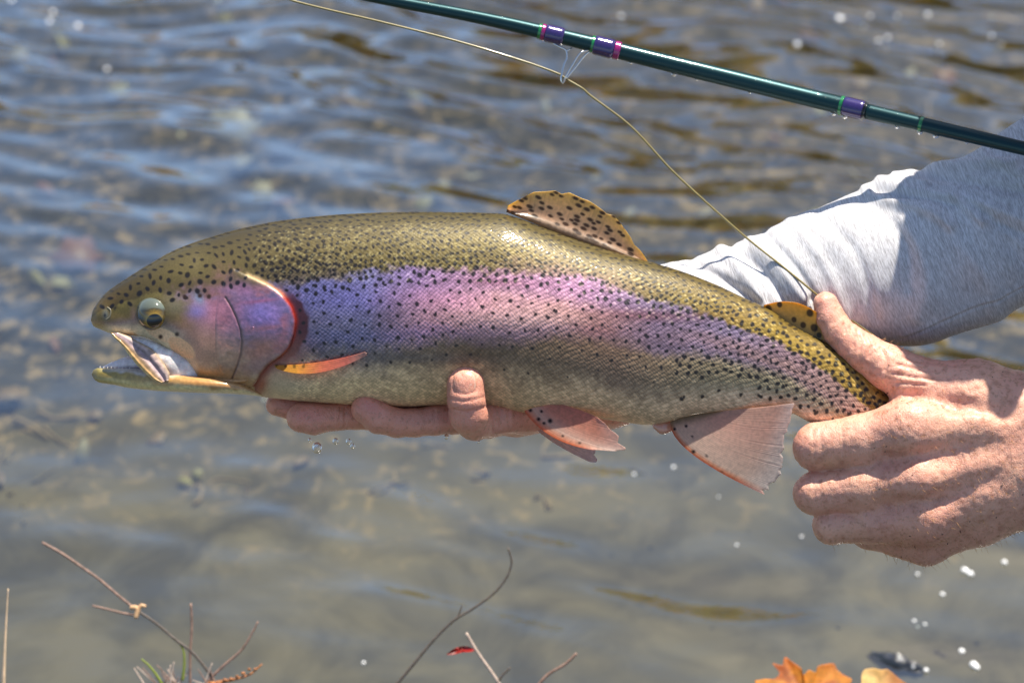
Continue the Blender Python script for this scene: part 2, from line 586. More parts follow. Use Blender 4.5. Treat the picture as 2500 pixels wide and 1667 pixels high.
# ------------------------------------------------------------------ litter on the bed
def leaf_arrays(n=14, lobes=0, wid=0.5, seed=0):
    r = np.random.default_rng(seed)
    a = np.linspace(0, 2 * np.pi, n, endpoint=False)
    if lobes:
        rad = 0.62 + 0.38 * np.cos(a * lobes) ** 2 + r.normal(0, 0.05, n)
    else:
        rad = np.abs(np.cos(a)) ** 0.6 * 0.35 + 0.65
    x = rad * np.cos(a) * 0.5; y = rad * np.sin(a) * wid * 0.5
    if not lobes: y *= 1 - 0.45 * np.abs(np.cos(a))
    top = np.stack([x, y, 0.10 * np.abs(y) + 0.05 * np.cos(x * 5)], 1)
    v = np.concatenate([top, top * [1, 1, 1] - [0, 0, 0.02], [[0, 0, 0.03], [0, 0, 0.01]]])
    j = np.arange(n); j2 = (j + 1) % n
    t = np.concatenate([np.stack([np.full(n, 2 * n), j, j2], 1), np.stack([np.full(n, 2 * n + 1), n + j2, n + j], 1)])
    q = np.stack([j, n + j, n + j2, j2], 1)
    return v, q, t


leaf_kinds = [
    ('tan', (0.30, 0.20, 0.11), 'small tan leaf lying on the stream bed under the ripples'),
    ('yellow', (0.36, 0.31, 0.12), 'small yellow leaf lying on the stream bed under the ripples'),
    ('rust', (0.26, 0.12, 0.07), 'small rust brown leaf lying on the stream bed under the ripples'),
    ('pale', (0.36, 0.32, 0.22), 'pale bleached leaf lying on the stream bed under the ripples'),
]
protos = []
for i, (nm, c, lb) in enumerate(leaf_kinds):
    m = simple_mat('leaf_' + nm, c, 0.5, noise=0.35, scale=60)
    for s in range(2):
        v, q, t = leaf_arrays(16, 5 if s else 0, 0.55 + 0.3 * s, i * 2 + s)
        me = mesh_obj('sunken_leaf', v, q, t, mat=m, smooth=False)
        data = me.data
        bpy.data.objects.remove(me)
        protos.append((data, lb, nm))
r = np.random.default_rng(12)
def place(px, py):
    if py > 1250: return 'below the trout near the twigs' if px < 1250 else 'below the gripping hand'
    if py > 980: return 'under the jaw of the trout' if px < 560 else 'under the supporting fingers' if px < 1300 else 'below the pelvic and anal fins'
    if py > 640: return 'in front of the snout' if px < 240 else 'beside the body of the trout'
    if px < 480: return 'at the upper left' if py < 330 else 'above the snout of the trout'
    if px < 980: return 'left of the fly line' if py < 250 else 'above the head of the trout'
    if px < 1500: return 'between fly line and rod' if py < 180 else 'just above the dorsal fin'
    return 'above the fly rod at the upper right' if py < 245 + (px - 2000) * .24 else 'between the fly rod and the sleeve'


spots = [(150, 100, 70, 1), (560, 320, 150, 3), (600, 390, 120, 3), (700, 370, 120, 0), (110, 460, 60, 2), (910, 235, 50, 3), (1010, 232, 45, 1), (1205, 340, 75, 1),
         (1040, 345, 60, 0), (1150, 430, 70, 3), (680, 495, 90, 2), (190, 625, 130, 2), (90, 680, 70, 1), (150, 690, 60, 1), (620, 120, 60, 3), (45, 140, 60, 3),
         (300, 135, 60, 0), (480, 1160, 40, 1), (735, 1125, 50, 0), (20, 965, 90, 0), (200, 1110, 80, 3), (380, 1070, 70, 0), (1850, 10, 60, 0), (2100, 200, 60, 0),
         (850, 250, 70, 0), (640, 470, 70, 3), (1330, 265, 60, 3), (1540, 250, 60, 0), (1900, 310, 60, 0), (1890, 335, 40, 2), (2250, 380, 60, 0), (1360, 860, 60, 2)]
for i in range(60):
    px = r.uniform(-50, 2550); py = r.uniform(-80, 1150) if r.random() < 0.93 else r.uniform(1100, 1600)
    spots.append((px, py, r.uniform(25, 65), r.integers(0, 4)))
for i, (px, py, sz, kd) in enumerate(spots):
    p = on_level(px, py, -0.1)
    z = float(bed_z(p[0], p[1])) + 0.012
    p = on_level(px, py, z)
    sc = sz * (p[1] / math.cos(PITCH)) / FPX * 1.1
    data, lb, nm = protos[int(kd) * 2 + i % 2]
    o = bpy.data.objects.new('sunken_leaf', data)
    COL.objects.link(o)
    o.location = p; o.scale = (sc, sc, sc)
    o.rotation_euler = (r.normal(0, .35), r.normal(0, .35), r.uniform(0, 6.28))
    pl = place(px, py)
    tag(o, {'tan': 'tan', 'yellow': 'yellow', 'rust': 'rust brown', 'pale': 'pale bleached'}[nm] + ' sunken leaf on the stream bed ' + pl, 'leaf', nm + ' sunken leaves ' + pl)

m_stick = simple_mat('sunken_stick', (0.34, 0.24, 0.13), 0.8, noise=.4, scale=80)
m_alga = simple_mat('water_moss', (0.26, 0.20, 0.10), 0.8, noise=.4, scale=80)
sticks = []
for i in range(64):
    px = r.uniform(-50, 1500) if r.random() < 0.75 else r.uniform(1200, 2500)
    py = r.uniform(930, 1230) if (r.random() < 0.55 and px < 1500) else r.uniform(0, 900)
    L = r.uniform(60, 210); a = r.normal(0.25, 0.6)
    n = 5
    pts = []
    x, y = px, py
    for k in range(n):
        pts.append((x, y)); a += r.normal(0, 0.45)
        x += math.cos(a) * L / n; y += math.sin(a) * L / n * 0.7
    sticks.append(pts)
sticks += [[(35, 1022), (70, 1035), (120, 1070)], [(90, 1000), (130, 1020), (190, 1018)], [(235, 1030), (255, 1045), (250, 1080)], [(500, 1190), (530, 1168), (610, 1178)]]
for i, pts in enumerate(sticks):
    P3 = []
    for (px, py) in pts:
        p = on_level(px, py, -0.12)
        z = float(bed_z(p[0], p[1])) + 0.006 + 0.004 * math.sin(px)
        P3.append(on_level(px, py, z))
    rr = r.uniform(0.0015, 0.0034)
    o = tube('sunken_stick', np.array(P3), np.linspace(rr, rr * .5, len(P3)), m_stick if i % 3 else m_alga, local=False, sides=6, n=len(P3) * 4, loc=P3[0])
    pl = place(*pts[0]); kd_ = 'crooked brown' if i % 3 else 'dull mossy'
    tag(o, kd_ + ' stick on the stream bed ' + pl, 'stick', kd_ + ' sticks ' + pl)
# ------------------------------------------------------------------ the trout
TX, TY = np.array([(222, 780), (225, 762), (232, 748), (255, 718), (308, 680), (367, 643), (425, 611), (500, 583), (595, 556), (702, 537), (850, 523),
    (1010, 518), (1169, 520), (1222, 522), (1260, 531), (1318, 553), (1403, 584), (1488, 612), (1573, 636), (1658, 661), (1743, 693), (1826, 732),
    (1881, 757), (1922, 786), (1976, 817), (2020, 839), (2061, 868), (2112, 912), (2163, 960), (2200, 1000), (2250, 1060)], float).T
BX_, BY_ = np.array([(222, 784), (228, 796), (240, 802), (270, 813), (300, 818), (346, 822), (379, 834), (405, 851), (432, 866), (454, 884), (470, 905), (490, 940),
    (520, 955), (605, 963), (656, 971), (710, 976), (792, 982), (852, 986), (990, 991), (1086, 987), (1192, 990), (1280, 1006), (1400, 1011),
    (1506, 1027), (1588, 1036), (1640, 1027), (1700, 1012), (1790, 1003), (1850, 1001), (1932, 1008), (1972, 1027), (2050, 1055), (2120, 1085),
    (2200, 1100), (2250, 1110)], float).T
HX, HY = np.array([(222, 8), (240, 30), (300, 54), (400, 84), (500, 102), (620, 118), (800, 136), (1000, 146), (1300, 140), (1500, 124), (1700, 92),
    (1900, 60), (2050, 40), (2250, 22)], float).T


def fT(x): return pchip(TX, TY, np.clip(x, 222, 2250))
def fB(x): return pchip(BX_, BY_, np.clip(x, 222, 2250))
def fH(x): return pchip(HX, HY, np.clip(x, 222, 2250))


DENTS = [(1137, 945, 75, 70, -16), (905, 985, 90, 45, -12), (780, 985, 80, 30, -8)]


def body_z(x, y):
    t, b = fT(x), fB(x)
    c = np.clip(((t + b) / 2 - y) / np.maximum((b - t) / 2, 1), -1, 1)
    ex = .9 - .58 * sstep(520, 430, x) * sstep(.1, -.3, c) * sstep(222, 290, x)
    z = fH(x) * np.sqrt(np.clip(1 - c * c, 0, 1)) ** ex
    # swellings and hollows of flank and head
    for cx, cy, rx, ry, a in DENTS + [(374, 768, 52, 48, 9), (330, 742, 30, 60, -3), (460, 720, 60, 30, -4), (1270, 770, 190, 55, 7), (1500, 815, 120, 30, -4),
                                      (560, 900, 70, 40, 5), (250, 770, 25, 30, 4)]:
        z = z + a * np.exp(-(((x - cx) / rx) ** 2 + ((y - cy) / ry) ** 2)) * np.clip(1.3 * (1 - c * c), 0, 1)
    return z


NZ1 = noise2(1300, 2600, 60, 31, 5, 1.5)
NZ2 = noise2(1300, 2600, 14, 32, 3, 1.0)
NZF = noise2(1300, 2600, 12, 92, 4, 1.6)
NZW1 = noise2(1300, 2600, 60, 51, 4, 1.0)
NZW2 = noise2(1300, 2600, 60, 52, 4, 1.4)
NZ3 = noise2(1300, 2600, 120, 33, 4, 2.5)


def u1(x): return np.interp(x, [560, 640, 700, 1000, 1200, 1320, 1450, 1700, 1900, 2000, 2100, 2200], [.40, .37, .345, .30, .275, .235, .205, .22, .26, .34, .42, .45])
def u2(x): return np.interp(x, [600, 750, 1000, 1250, 1400, 1700, 1900, 2000, 2150], [.72, .70, .66, .60, .52, .56, .60, .66, .7])


def ramp(x, xs_, cs):
    cs = np.array([lin(*c) for c in cs])
    return np.stack([np.interp(x, xs_, cs[:, k]) for k in range(3)], -1)


def spot_raster():
    img = np.zeros((1300, 2300), np.float32)
    r = np.random.default_rng(77)
    acc = np.zeros((0, 2)); cell = {}
    n = 0
    for it in range(150000):
        x = r.uniform(228, 2190); t = float(np.interp(x, TX, TY)); b = float(np.interp(x, BX_, BY_))
        v = r.random() ** 1.3
        y = t + v * (b - t)
        a1 = float(u1(x)); a2 = float(u2(x))
        if x < 600:
            if y > 735 - (x - 420) * 0.10: continue
            if (x - 374) ** 2 + (y - 765) ** 2 < 55 ** 2: continue
            if 500 < x and y > 700: continue
            sp, sz = 18, 5.0
            if x < 330: sp, sz = 19, 5
        elif x < 725 and y > 650 + (x - 600) * .6:
            continue
        elif v < a1:
            sp, sz = 12.0 + 3.0 * (x > 1800), 3.9 + 0.7 * (x < 800) + .8 * (x > 1800)
        elif v < a1 + 0.08: sp, sz = 17, 4.8
        elif v < a2: sp, sz = (26 if x < 1400 else np.interp(x, [1400, 1700, 1950], [26, 19, 15.5])), 3.7
        elif x > 1650 and v < 0.88: sp, sz = (18 + 26 * (v > .7) * (x < 1850)), 4.3
        elif v < a2 + .12: sp, sz = 32, 3.2
        elif v < .8: sp, sz = 60, 2.4
        else: continue
        sp *= r.uniform(0.92, 1.25)
        key = (int(x // 60), int(y // 60)); ok = True
        for i in (-1, 0, 1):
            for j in (-1, 0, 1):
                for (qx, qy) in cell.get((key[0] + i, key[1] + j), ()):
                    if (qx - x) ** 2 + (qy - y) ** 2 < sp * sp: ok = False; break
                if not ok: break
            if not ok: break
        if not ok: continue
        cell.setdefault(key, []).append((x, y)); n += 1
        ed = min(1.0, 0.45 + 2.2 * (v if v < .5 else 1))
        tail = x > 1550
        k = 1 if x < 640 else int(r.integers(1, 4))
        if tail: k = 3
        for q in range(k):
            ox, oy = (0, 0) if k == 1 else r.normal(0, sz * 0.42, 2)
            rx = 1.38 * sz * r.uniform(.75, 1.15) * (1 if k == 1 else .78); ry = rx * r.uniform(.65, 1.0) * ed
            if x < 600 and k == 1: ry *= 0.9
            th = r.uniform(0, 3.14) if v > .12 else 0.1
            cx, cy = x + ox, y + oy * ed
            R = int(rx + 5)
            x0, y0 = int(cx) - R, int(cy) - R
            yy, xx = np.mgrid[y0:y0 + 2 * R + 1, x0:x0 + 2 * R + 1]
            if y0 < 0 or x0 < 0 or y0 + 2 * R + 1 > 1300 or x0 + 2 * R + 1 > 2300: continue
            dx, dy = xx - cx, yy - cy
            a = (dx * math.cos(th) + dy * math.sin(th)) / rx; b2 = (-dx * math.sin(th) + dy * math.cos(th)) / ry
            d = np.sqrt(a * a + b2 * b2)
            m = np.clip((1.25 - d) / 0.5, 0, 1)
            img[y0:y0 + 2 * R + 1, x0:x0 + 2 * R + 1] = np.maximum(img[y0:y0 + 2 * R + 1, x0:x0 + 2 * R + 1], m)
    return img


SPOTS = spot_raster()
GILL_EDGE = [(560, 648), (568, 652), (605, 671), (656, 695), (690, 719), (712, 749), (722, 781), (718, 818), (705, 852), (684, 873), (656, 893), (637, 915), (622, 941)]
PREOP = [(551, 727), (566, 752), (578, 778), (588, 808), (591, 835), (588, 866), (579, 895), (566, 925)]


def paint(x, y, spots=True):
    x = np.asarray(x, float); y = np.asarray(y, float)
    t, b = fT(x), fB(x)
    n1 = sample(NZ1, x, y); n2 = sample(NZ2, x, y); n3 = sample(NZ3, x, y)
    v = (y - t) / np.maximum(b - t, 1)
    vv = v + (n1 - .5) * .12 + (n2 - .5) * .06 + (n3 - .5) * .05
    olive = ramp(x, [220, 420, 650, 900, 1300, 1600, 1900, 2100], [(76, 62, 34), (84, 72, 40), (92, 80, 46), (108, 94, 50), (120, 104, 52), (124, 106, 50), (158, 130, 50), (164, 132, 56)])
    olive *= (0.42 + 0.58 * sstep(-.02, .20, v))[..., None] * (.78 + .22 * sstep(420, 640, x))[..., None]
    st = ramp(x, [650, 760, 900, 1020, 1180, 1330, 1450, 1600, 1800, 1950, 2100], [(96, 92, 120), (104, 104, 148), (120, 116, 162), (152, 122, 168), (192, 144, 172), (188, 142, 168), (160, 124, 154), (130, 112, 142), (132, 116, 144), (168, 134, 138), (190, 150, 130)])
    # the band: bluer above, rosier at its middle and lower edge
    f = np.clip((vv - u1(x)) / (u2(x) - u1(x)), 0, 1)
    rose = ramp(x, [650, 900, 1050, 1200, 1400, 1600, 2100], [(110, 102, 128), (122, 118, 148), (196, 144, 158), (236, 180, 172), (206, 154, 148), (130, 108, 130), (190, 150, 132)])
    w = np.exp(-((f - .68) / .28) ** 2)[..., None]
    st = st * (1 - w) + rose * w
    low = ramp(x, [650, 850, 1000, 1300, 1500, 1700, 1900, 2100], [(150, 124, 118), (128, 120, 122), (152, 126, 100), (152, 122, 90), (148, 118, 94), (156, 136, 104), (178, 160, 124), (194, 166, 134)])
    belly = ramp(x, [600, 800, 1100, 1500, 1800, 2100], [(250, 226, 182), (250, 218, 166), (246, 208, 156), (246, 206, 160), (240, 206, 170), (226, 198, 170)])
    hd = sstep(520, 440, x)[..., None]
    st = st * (1 - hd) + ramp(y, [700, 760, 800, 840], [(110, 98, 56), (104, 92, 48), (150, 118, 74), (190, 140, 96)]) * hd
    a = sstep(-.018, .03, vv - u1(x))[..., None]
    c = olive * (1 - a) + st * a
    a = sstep(-.05, .09, vv - u2(x))[..., None]
    c = c * (1 - a) + low * a
    a = sstep(.74, .93, vv)[..., None]
    c = c * (1 - a) + belly * a
    c = c * (0.72 + 0.5 * n3 + .3 * (n2 - .5))[..., None]

    def blob(cx, cy, rx, ry, col, al=1.0, rot=0.0, hard=1.0, wob=0.5):
        nonlocal c
        dx, dy = x - cx, y - cy
        ca, sa = math.cos(rot), math.sin(rot)
        d = ((dx * ca + dy * sa) / rx) ** 2 + ((-dx * sa + dy * ca) / ry) ** 2
        d = d * np.maximum(1 + wob * 2 * (n1 - .5) + wob * (n2 - .5), .15)
        m = (np.exp(-d * hard) if hard < 3 else sstep(1.15, .8, d)) * al
        c = c * (1 - m[..., None]) + lin(*col) * m[..., None]

    # flank marks, and a pink highlight painted on the bulge
    blob(1560, 770, 160, 16, (120, 58, 50), .55, .02)
    blob(1450, 800, 60, 22, (205, 120, 105), .5, .1)
    blob(1500, 835, 130, 32, (92, 70, 58), .55, .1)
    blob(950, 770, 45, 40, (90, 72, 84), .5, .3)
    blob(1230, 690, 120, 10, (150, 80, 100), .4, .05)
    blob(1270, 772, 170, 30, (250, 200, 190), .65, .06)
    blob(1120, 740, 130, 30, (236, 160, 190), .45, .1)
    blob(1380, 700, 120, 36, (214, 150, 196), .4, .1)
    blob(840, 730, 110, 40, (112, 106, 190), .4, .1)
    blob(1000, 872, 220, 14, (86, 84, 88), .5, .02)
    blob(1180, 860, 60, 24, (100, 80, 56), .5)
    # head
    hm = sstep(660, 560, x - .5 * (y - 700))
    head_low = sstep(-8, 14, y - (795 + (x - 300) * .10) + (n1 - .5) * 16) * hm
    blob(470, 655, 110, 60, (116, 104, 62), .5)
    blob(610, 690, 60, 28, (104, 90, 50), .6, .4)
    # cheek
    blob(530, 770, 85, 66, (186, 124, 146), .95, .15, 2.0, .9)
    blob(505, 850, 95, 75, (212, 158, 128), .95, .2, 2.0, .6)
    blob(560, 905, 75, 60, (176, 140, 104), .9, .1, 1.4, .6)
    blob(480, 760, 32, 26, (132, 124, 190), .75, .1, 2.0, 1)
    blob(486, 728, 22, 14, (126, 146, 176), .8, 1.1, 2.2, 1)
    blob(560, 712, 40, 14, (150, 120, 160), .7, .2, 2, 1)
    # gill plate
    blob(650, 775, 85, 75, (152, 118, 178), .95, .3, 2.2, .4)
    blob(640, 762, 36, 30, (132, 122, 196), .6, .2, 1.6, .8)
    blob(600, 710, 48, 26, (160, 112, 152), .8, .3, 2, .6)
    blob(545, 770, 26, 80, (176, 112, 128), .55, -.05, 1.6, .8)
    blob(640, 850, 75, 42, (186, 118, 96), .85, -.35, 1.6, .6)
    blob(560, 870, 42, 40, (176, 134, 104), .6, 0, 1.5, .8)
    blob(620, 905, 50, 26, (152, 110, 112), .6, -.4, 1.5)
    fb = sample(NZF, x, y); gm = sstep(720, 690, x) * sstep(470, 530, x) * sstep(680, 720, y)
    c = c * (1 + gm * (fb - .5) * .5)[..., None]
    rm = (sstep(.58, .72, n1) * gm * .5)[..., None]
    c = c * (1 - rm) + lin(190, 110, 110) * rm
    blob(655, 800, 60, 8, (200, 120, 108), .5, -.1, 1.5, 1)
    blob(636, 735, 60, 6, (170, 84, 110), .5, -.12, 1.5, 1)
    # orange and gold under the jaw joint
    blob(500, 915, 70, 22, (176, 120, 54), .8, .12, 1.4, .8)
    blob(600, 935, 50, 20, (184, 130, 72), .8, .1, 1.5, .6)
    blob(560, 950, 110, 10, (214, 190, 120), .7, .02, 1.5, .4)
    # pale lip below the eye, dark round the eye
    blob(400, 818, 52, 17, (255, 214, 168), 1, .40, 3.2, .4)
    blob(442, 848, 40, 20, (250, 196, 146), .95, .62, 3.2, .4)
    blob(316, 818, 22, 7, (236, 190, 136), .9, .0, 3.2, .5)
    blob(374, 770, 70, 54, (66, 60, 32), .9, .1, 2.0, .5)
    blob(328, 775, 10, 32, (150, 118, 108), .6, -.15, 1.6, .4)
    blob(430, 745, 34, 30, (120, 116, 96), .6, 0, 1.5, .8)
    blob(255, 765, 22, 26, (128, 104, 50), .5)
    blob(236, 792, 26, 9, (176, 140, 76), .8, .3)
    blob(258, 768, 9, 17, (126, 130, 122), .8, -.1, 1.5, .2)
    blob(256, 770, 4, 7, (20, 26, 40), 1, -.1, 2, .1)
    blob(281, 752, 6, 10, (20, 20, 24), .9, .5, 2, .1)
    # dark red crescent and the skin behind the gill
    d = poly_dist(x, y, GILL_EDGE[2:])
    beh = (x > np.interp(y, [652, 700, 750, 781, 818, 852, 893, 941], [568, 660, 712, 722, 718, 705, 656, 622]))
    wc = 12 + 22 * np.exp(-((y - 790) / 75) ** 2)
    m = sstep(wc + 5, wc - 6, d + (n2 - .5) * 8) * beh * sstep(690, 740, y) * .93
    c = c * (1 - m[..., None]) + lin(66, 24, 27) * m[..., None]
    m = np.exp(-(d / 46) ** 2) * beh * sstep(800, 880, y) * .7
    c = c * (1 - m[..., None]) + lin(168, 104, 92) * m[..., None]
    blob(700, 930, 60, 34, (216, 198, 164), .75, -.1, 1.5, .3)
    blob(770, 905, 90, 16, (190, 140, 110), .7, -.22, 1.5, .3)
    blob(640, 940, 14, 34, (170, 80, 50), .7, .4, 1.6, .4)
    # rim of the gill plate: cream above, red behind
    m = np.exp(-(d / 5.5 * (.7 + .7 * n2)) ** 2)
    rimc = ramp(y, [648, 690, 712, 730, 800, 860, 940], [(214, 190, 130), (214, 178, 136), (230, 160, 130), (180, 56, 42), (138, 42, 34), (140, 62, 46), (140, 70, 48)])
    c = c * (1 - m[..., None]) + rimc * m[..., None]
    d = poly_dist(x, y, PREOP)
    m = np.exp(-(d / 3.0) ** 2) * .8
    c = c * (1 - m[..., None]) + lin(78, 44, 40) * m[..., None]
    if spots:
        s = sample(SPOTS, x, y)
        sc_ = np.where(v < .10, 0.85, .97) * s
        dark = np.where((v < .25)[..., None], lin(22, 16, 12), lin(20, 17, 22))
        c = c * (1 - sc_[..., None]) + dark * sc_[..., None]
        for (sx_, sy_, rr) in [(392, 822, 6), (432, 816, 6), (451, 724, 6), (488, 722, 6.5), (510, 724, 6)]:
            m = np.exp(-(((x - sx_) ** 2 + (y - sy_) ** 2) / rr ** 2) ** 2)
            c = c * (1 - m[..., None]) + lin(52, 34, 26) * m[..., None]
    return np.clip(c * 0.92, 0.004, 0.95)


# scale lattice
def scales(x, q, warp, warp2):
    """x along the body, q round the girth; returns bump height and a per-scale random"""
    px_, py_ = 12.0, 10.6
    xx = x + (warp - .5) * 15; qq = q + (warp2 - .5) * 15
    best = None
    out = []
    for k in (0, 1):
        i = np.round(xx / px_ - 0.5 * k); j = np.round(qq / py_ - 0.5 * k)
        dx = xx - (i + 0.5 * k) * px_; dy = qq - (j + 0.5 * k) * py_
        d = np.sqrt((dx / (px_ * .62)) ** 2 + (dy / (py_ * .62)) ** 2)
        h = np.sin(i * 127.1 + j * 311.7 + k * 74.7) * 43758.5453
        rnd = h - np.floor(h)
        out.append((d, rnd, dx, dy))
    pick = out[0][0] < out[1][0]
    d = np.where(pick, out[0][0], out[1][0]); rnd = np.where(pick, out[0][1], out[1][1])
    dx = np.where(pick, out[0][2], out[1][2]); dy = np.where(pick, out[0][3], out[1][3])
    d2 = np.where(pick, out[1][0], out[0][0])
    r2 = (rnd * 7.31) % 1.0
    h = 1.0 - 0.9 * d ** 2 + dx * 0.07 + (rnd - .5) * dx * .16 + (r2 - .5) * dy * .16
    edge = np.clip(1 - (d2 - d) / .35, 0, 1)
    return h, rnd, edge, d


gx = np.concatenate([222 + (np.linspace(0, 1, 26) ** 2) * 16, np.arange(239.7, 2240, 1.75)])
th_f = np.linspace(0, math.pi, 322)
th_b = np.linspace(math.pi, 2 * math.pi, 42)[1:-1]
TH = np.concatenate([th_f, th_b])
GX = np.repeat(gx[:, None], len(TH), 1)
t_, b_ = fT(gx), fB(gx)
GY = ((t_ + b_) / 2)[:, None] - ((b_ - t_) / 2)[:, None] * np.cos(TH)[None]
GZ = body_z(GX, GY) * np.where(TH <= math.pi + 1e-6, 1, -1)[None]
sec = np.sqrt(np.gradient(GY, axis=1) ** 2 + np.gradient(GZ, axis=1) ** 2)
Q = np.cumsum(sec, axis=1)
Q[:, len(th_f):] = Q[:, :len(th_f)][:, ::-1][:, np.linspace(1, len(th_f) - 2, len(th_b)).astype(int)]
V = (GY - t_[:, None]) / np.maximum((b_ - t_)[:, None], 1)
colr = paint(GX, GY)
# where there are scales: behind the head
smask = sstep(0, 40, GX - np.interp(GY, [500, 560, 620, 652, 700, 750, 781, 820, 860, 900, 941, 1000], [640, 620, 606, 590, 672, 728, 742, 738, 720, 705, 690, 680]))
sh, srnd, sedge, sd = scales(GX - 0.12 * (GY - 760), Q - (Q[:, :1] + 0), sample(NZW1, GX, GY), sample(NZW2, GX, GY))
size_fade = 0.45 + 0.55 * sstep(.14, .32, V) * (1 - .3 * sstep(.72, .9, V))
disp = sh * 1.25 * smask * size_fade
disp -= 2.2 * np.exp(-(poly_dist(GX, GY, PREOP) / 4) ** 2)
stripe = sstep(.16, .3, V) * (1 - .45 * sstep(.65, .85, V))
tint = 1 + smask * (0.52 * (srnd - .5) - 0.62 * sedge * stripe + .05)
colr = colr * tint[..., None]
gold = (srnd > .80) * smask * (V < .36) * (V > .06) * np.exp(-(sd / .34) ** 2)
colr = colr + (gold * .17)[..., None] * np.array([1, .9, .45])  # golden glints on single scales, added straight into the colour
# normal displacement in local units
P = np.stack([GX, GY, GZ], -1)
du = np.gradient(P, axis=0); dv = np.gradient(P, axis=1)
N = np.cross(du, dv); N /= np.linalg.norm(N, axis=-1, keepdims=True) + 1e-9
sgn = np.sign((N * np.stack([np.zeros_like(GX), GY - ((t_ + b_) / 2)[:, None], GZ], -1)).sum(-1)); sgn[sgn == 0] = 1
P = P + N * (sgn * disp)[..., None]
body_v = w3(P.reshape(-1, 3))

trout = empty('rainbow_trout', w3(np.array([[1150., 760., 0.]]))[0])
tag(trout, 'large rainbow trout with a pink band and black spots, mouth open, held above the stream', 'fish')

m_fish, nt, b = new_mat('trout_skin')
at = nd(nt, 'ShaderNodeAttribute', attribute_name='Col')
tc = nd(nt, 'ShaderNodeTexCoord')
nz = nd(nt, 'ShaderNodeTexNoise'); nz.inputs['Scale'].default_value = 900; nz.inputs['Detail'].default_value = 3
nt.links.new(tc.outputs['Object'], nz.inputs['Vector'])
mr = nd(nt, 'ShaderNodeMapRange'); mr.inputs[1].default_value = .3; mr.inputs[2].default_value = .7; mr.inputs[3].default_value = .84; mr.inputs[4].default_value = 1.14
nt.links.new(nz.outputs[0], mr.inputs[0])
mx = nd(nt, 'ShaderNodeMix', data_type='RGBA', blend_type='MULTIPLY'); mx.inputs[0].default_value = 1
nt.links.new(at.outputs['Color'], mx.inputs[6]); nt.links.new(mr.outputs[0], mx.inputs[7])
nt.links.new(mx.outputs[2], b.inputs['Base Color'])
b.inputs['Metallic'].default_value = 0.1
b.inputs['Roughness'].default_value = 0.48
b.inputs['Coat Weight'].default_value = 0.35
b.inputs['Specular IOR Level'].default_value = 0.35
b.inputs['Coat Roughness'].default_value = 0.1
b.inputs['Coat IOR'].default_value = 1.36
bp = nd(nt, 'ShaderNodeBump'); bp.inputs['Distance'].default_value = 0.00008; bp.inputs['Strength'].default_value = .5
nt.links.new(nz.outputs[0], bp.inputs['Height']); nt.links.new(bp.outputs[0], b.inputs['Normal'])

quads = grid_quads(len(gx), len(TH), True)
colr = np.where(np.isnan(colr), np.roll(colr, 2, axis=0), colr)
body = mesh_obj('body', body_v, quads, None, m_fish, trout, col=colr.reshape(-1, 3))


def shell(name, poly, zoff, mat, parent, colf=None, nr=26, na=160, drop=6.0, center=None, zf=None, relief=None, back=10.0):
    """closed plate: star-shaped outline lying on the body, raised by zoff, with a rounded rim"""
    pl = spline(np.array(poly + [poly[0]], float), na + 1)[:-1]
    c = np.array(center if center is not None else pl.mean(0))
    rho = np.concatenate([np.linspace(0, .9, nr - 6), [.93, .955, .975, .99, 1.0, 1.0]])
    X = c[0] + (pl[:, 0] - c[0])[None] * rho[:, None]
    Y = c[1] + (pl[:, 1] - c[1])[None] * rho[:, None]
    zz = (zf or body_z)(X, Y) + (zoff(X, Y) if callable(zoff) else zoff)
    edge = np.clip((rho - .9) / .1, 0, 1)[:, None]
    zz = zz - drop * (1 - np.sqrt(1 - np.minimum(edge, .999) ** 2))
    if relief is not None: zz = zz + relief(X, Y)
    zz[-1] = (zf or body_z)(X[-1], Y[-1]) - back
    P = np.stack([X, Y, zz], -1)
    Pb = P[0].mean(0); Pb[2] = (zf or body_z)(np.array([c[0]]), np.array([c[1]]))[0] - back
    v = np.concatenate([P[1:].reshape(-1, 3), P[:1, 0], [Pb]])
    n = len(rho) - 1; m = len(pl)
    q = grid_quads(n, m, True)
    j = np.arange(m); j2 = (j + 1) % m
    t = np.concatenate([np.stack([np.full(m, n * m), j, j2], 1), np.stack([np.full(m, n * m + 1), (n - 1) * m + j2, (n - 1) * m + j], 1)])
    cc = None if colf is None else colf(v[:, 0], v[:, 1])
    return mesh_obj(name, w3(v), q, t, mat, parent, col=cc)


# gill cover
gpoly = [(568, 652), (605, 671), (656, 695), (690, 719), (712, 749), (722, 781), (718, 818), (705, 852), (684, 873), (656, 893), (637, 915), (615, 944), (580, 952),
         (550, 938), (532, 900), (524, 850), (522, 790), (526, 740), (540, 700), (552, 668)]
m_wet = simple_mat('wet_gill_plate', (0, 0, 0), 0.38, attr=True, coat=.5, noise=.22, scale=500, bump=.00012, metal=.15)
gfib = noise2(1300, 2600, 7, 91, 3, 1.5)
def gcol(x, y):
    c = paint(x, y)
    return c * (0.88 + .24 * sample(gfib, x, y))[..., None]
gill = shell('gill_cover', gpoly, lambda x, y: 2 + 13 * sstep(530, 690, x) + 5 * np.exp(-(((x - 640) / 50) ** 2 + ((y - 780) / 60) ** 2)), m_wet, trout, gcol, nr=70, na=420, drop=9,
             center=(618, 800), relief=lambda x, y: -2.6 * np.exp(-(poly_dist(x, y, PREOP) / 3.2) ** 2) + 1.6 * (sample(NZ2, x, y) - .5))

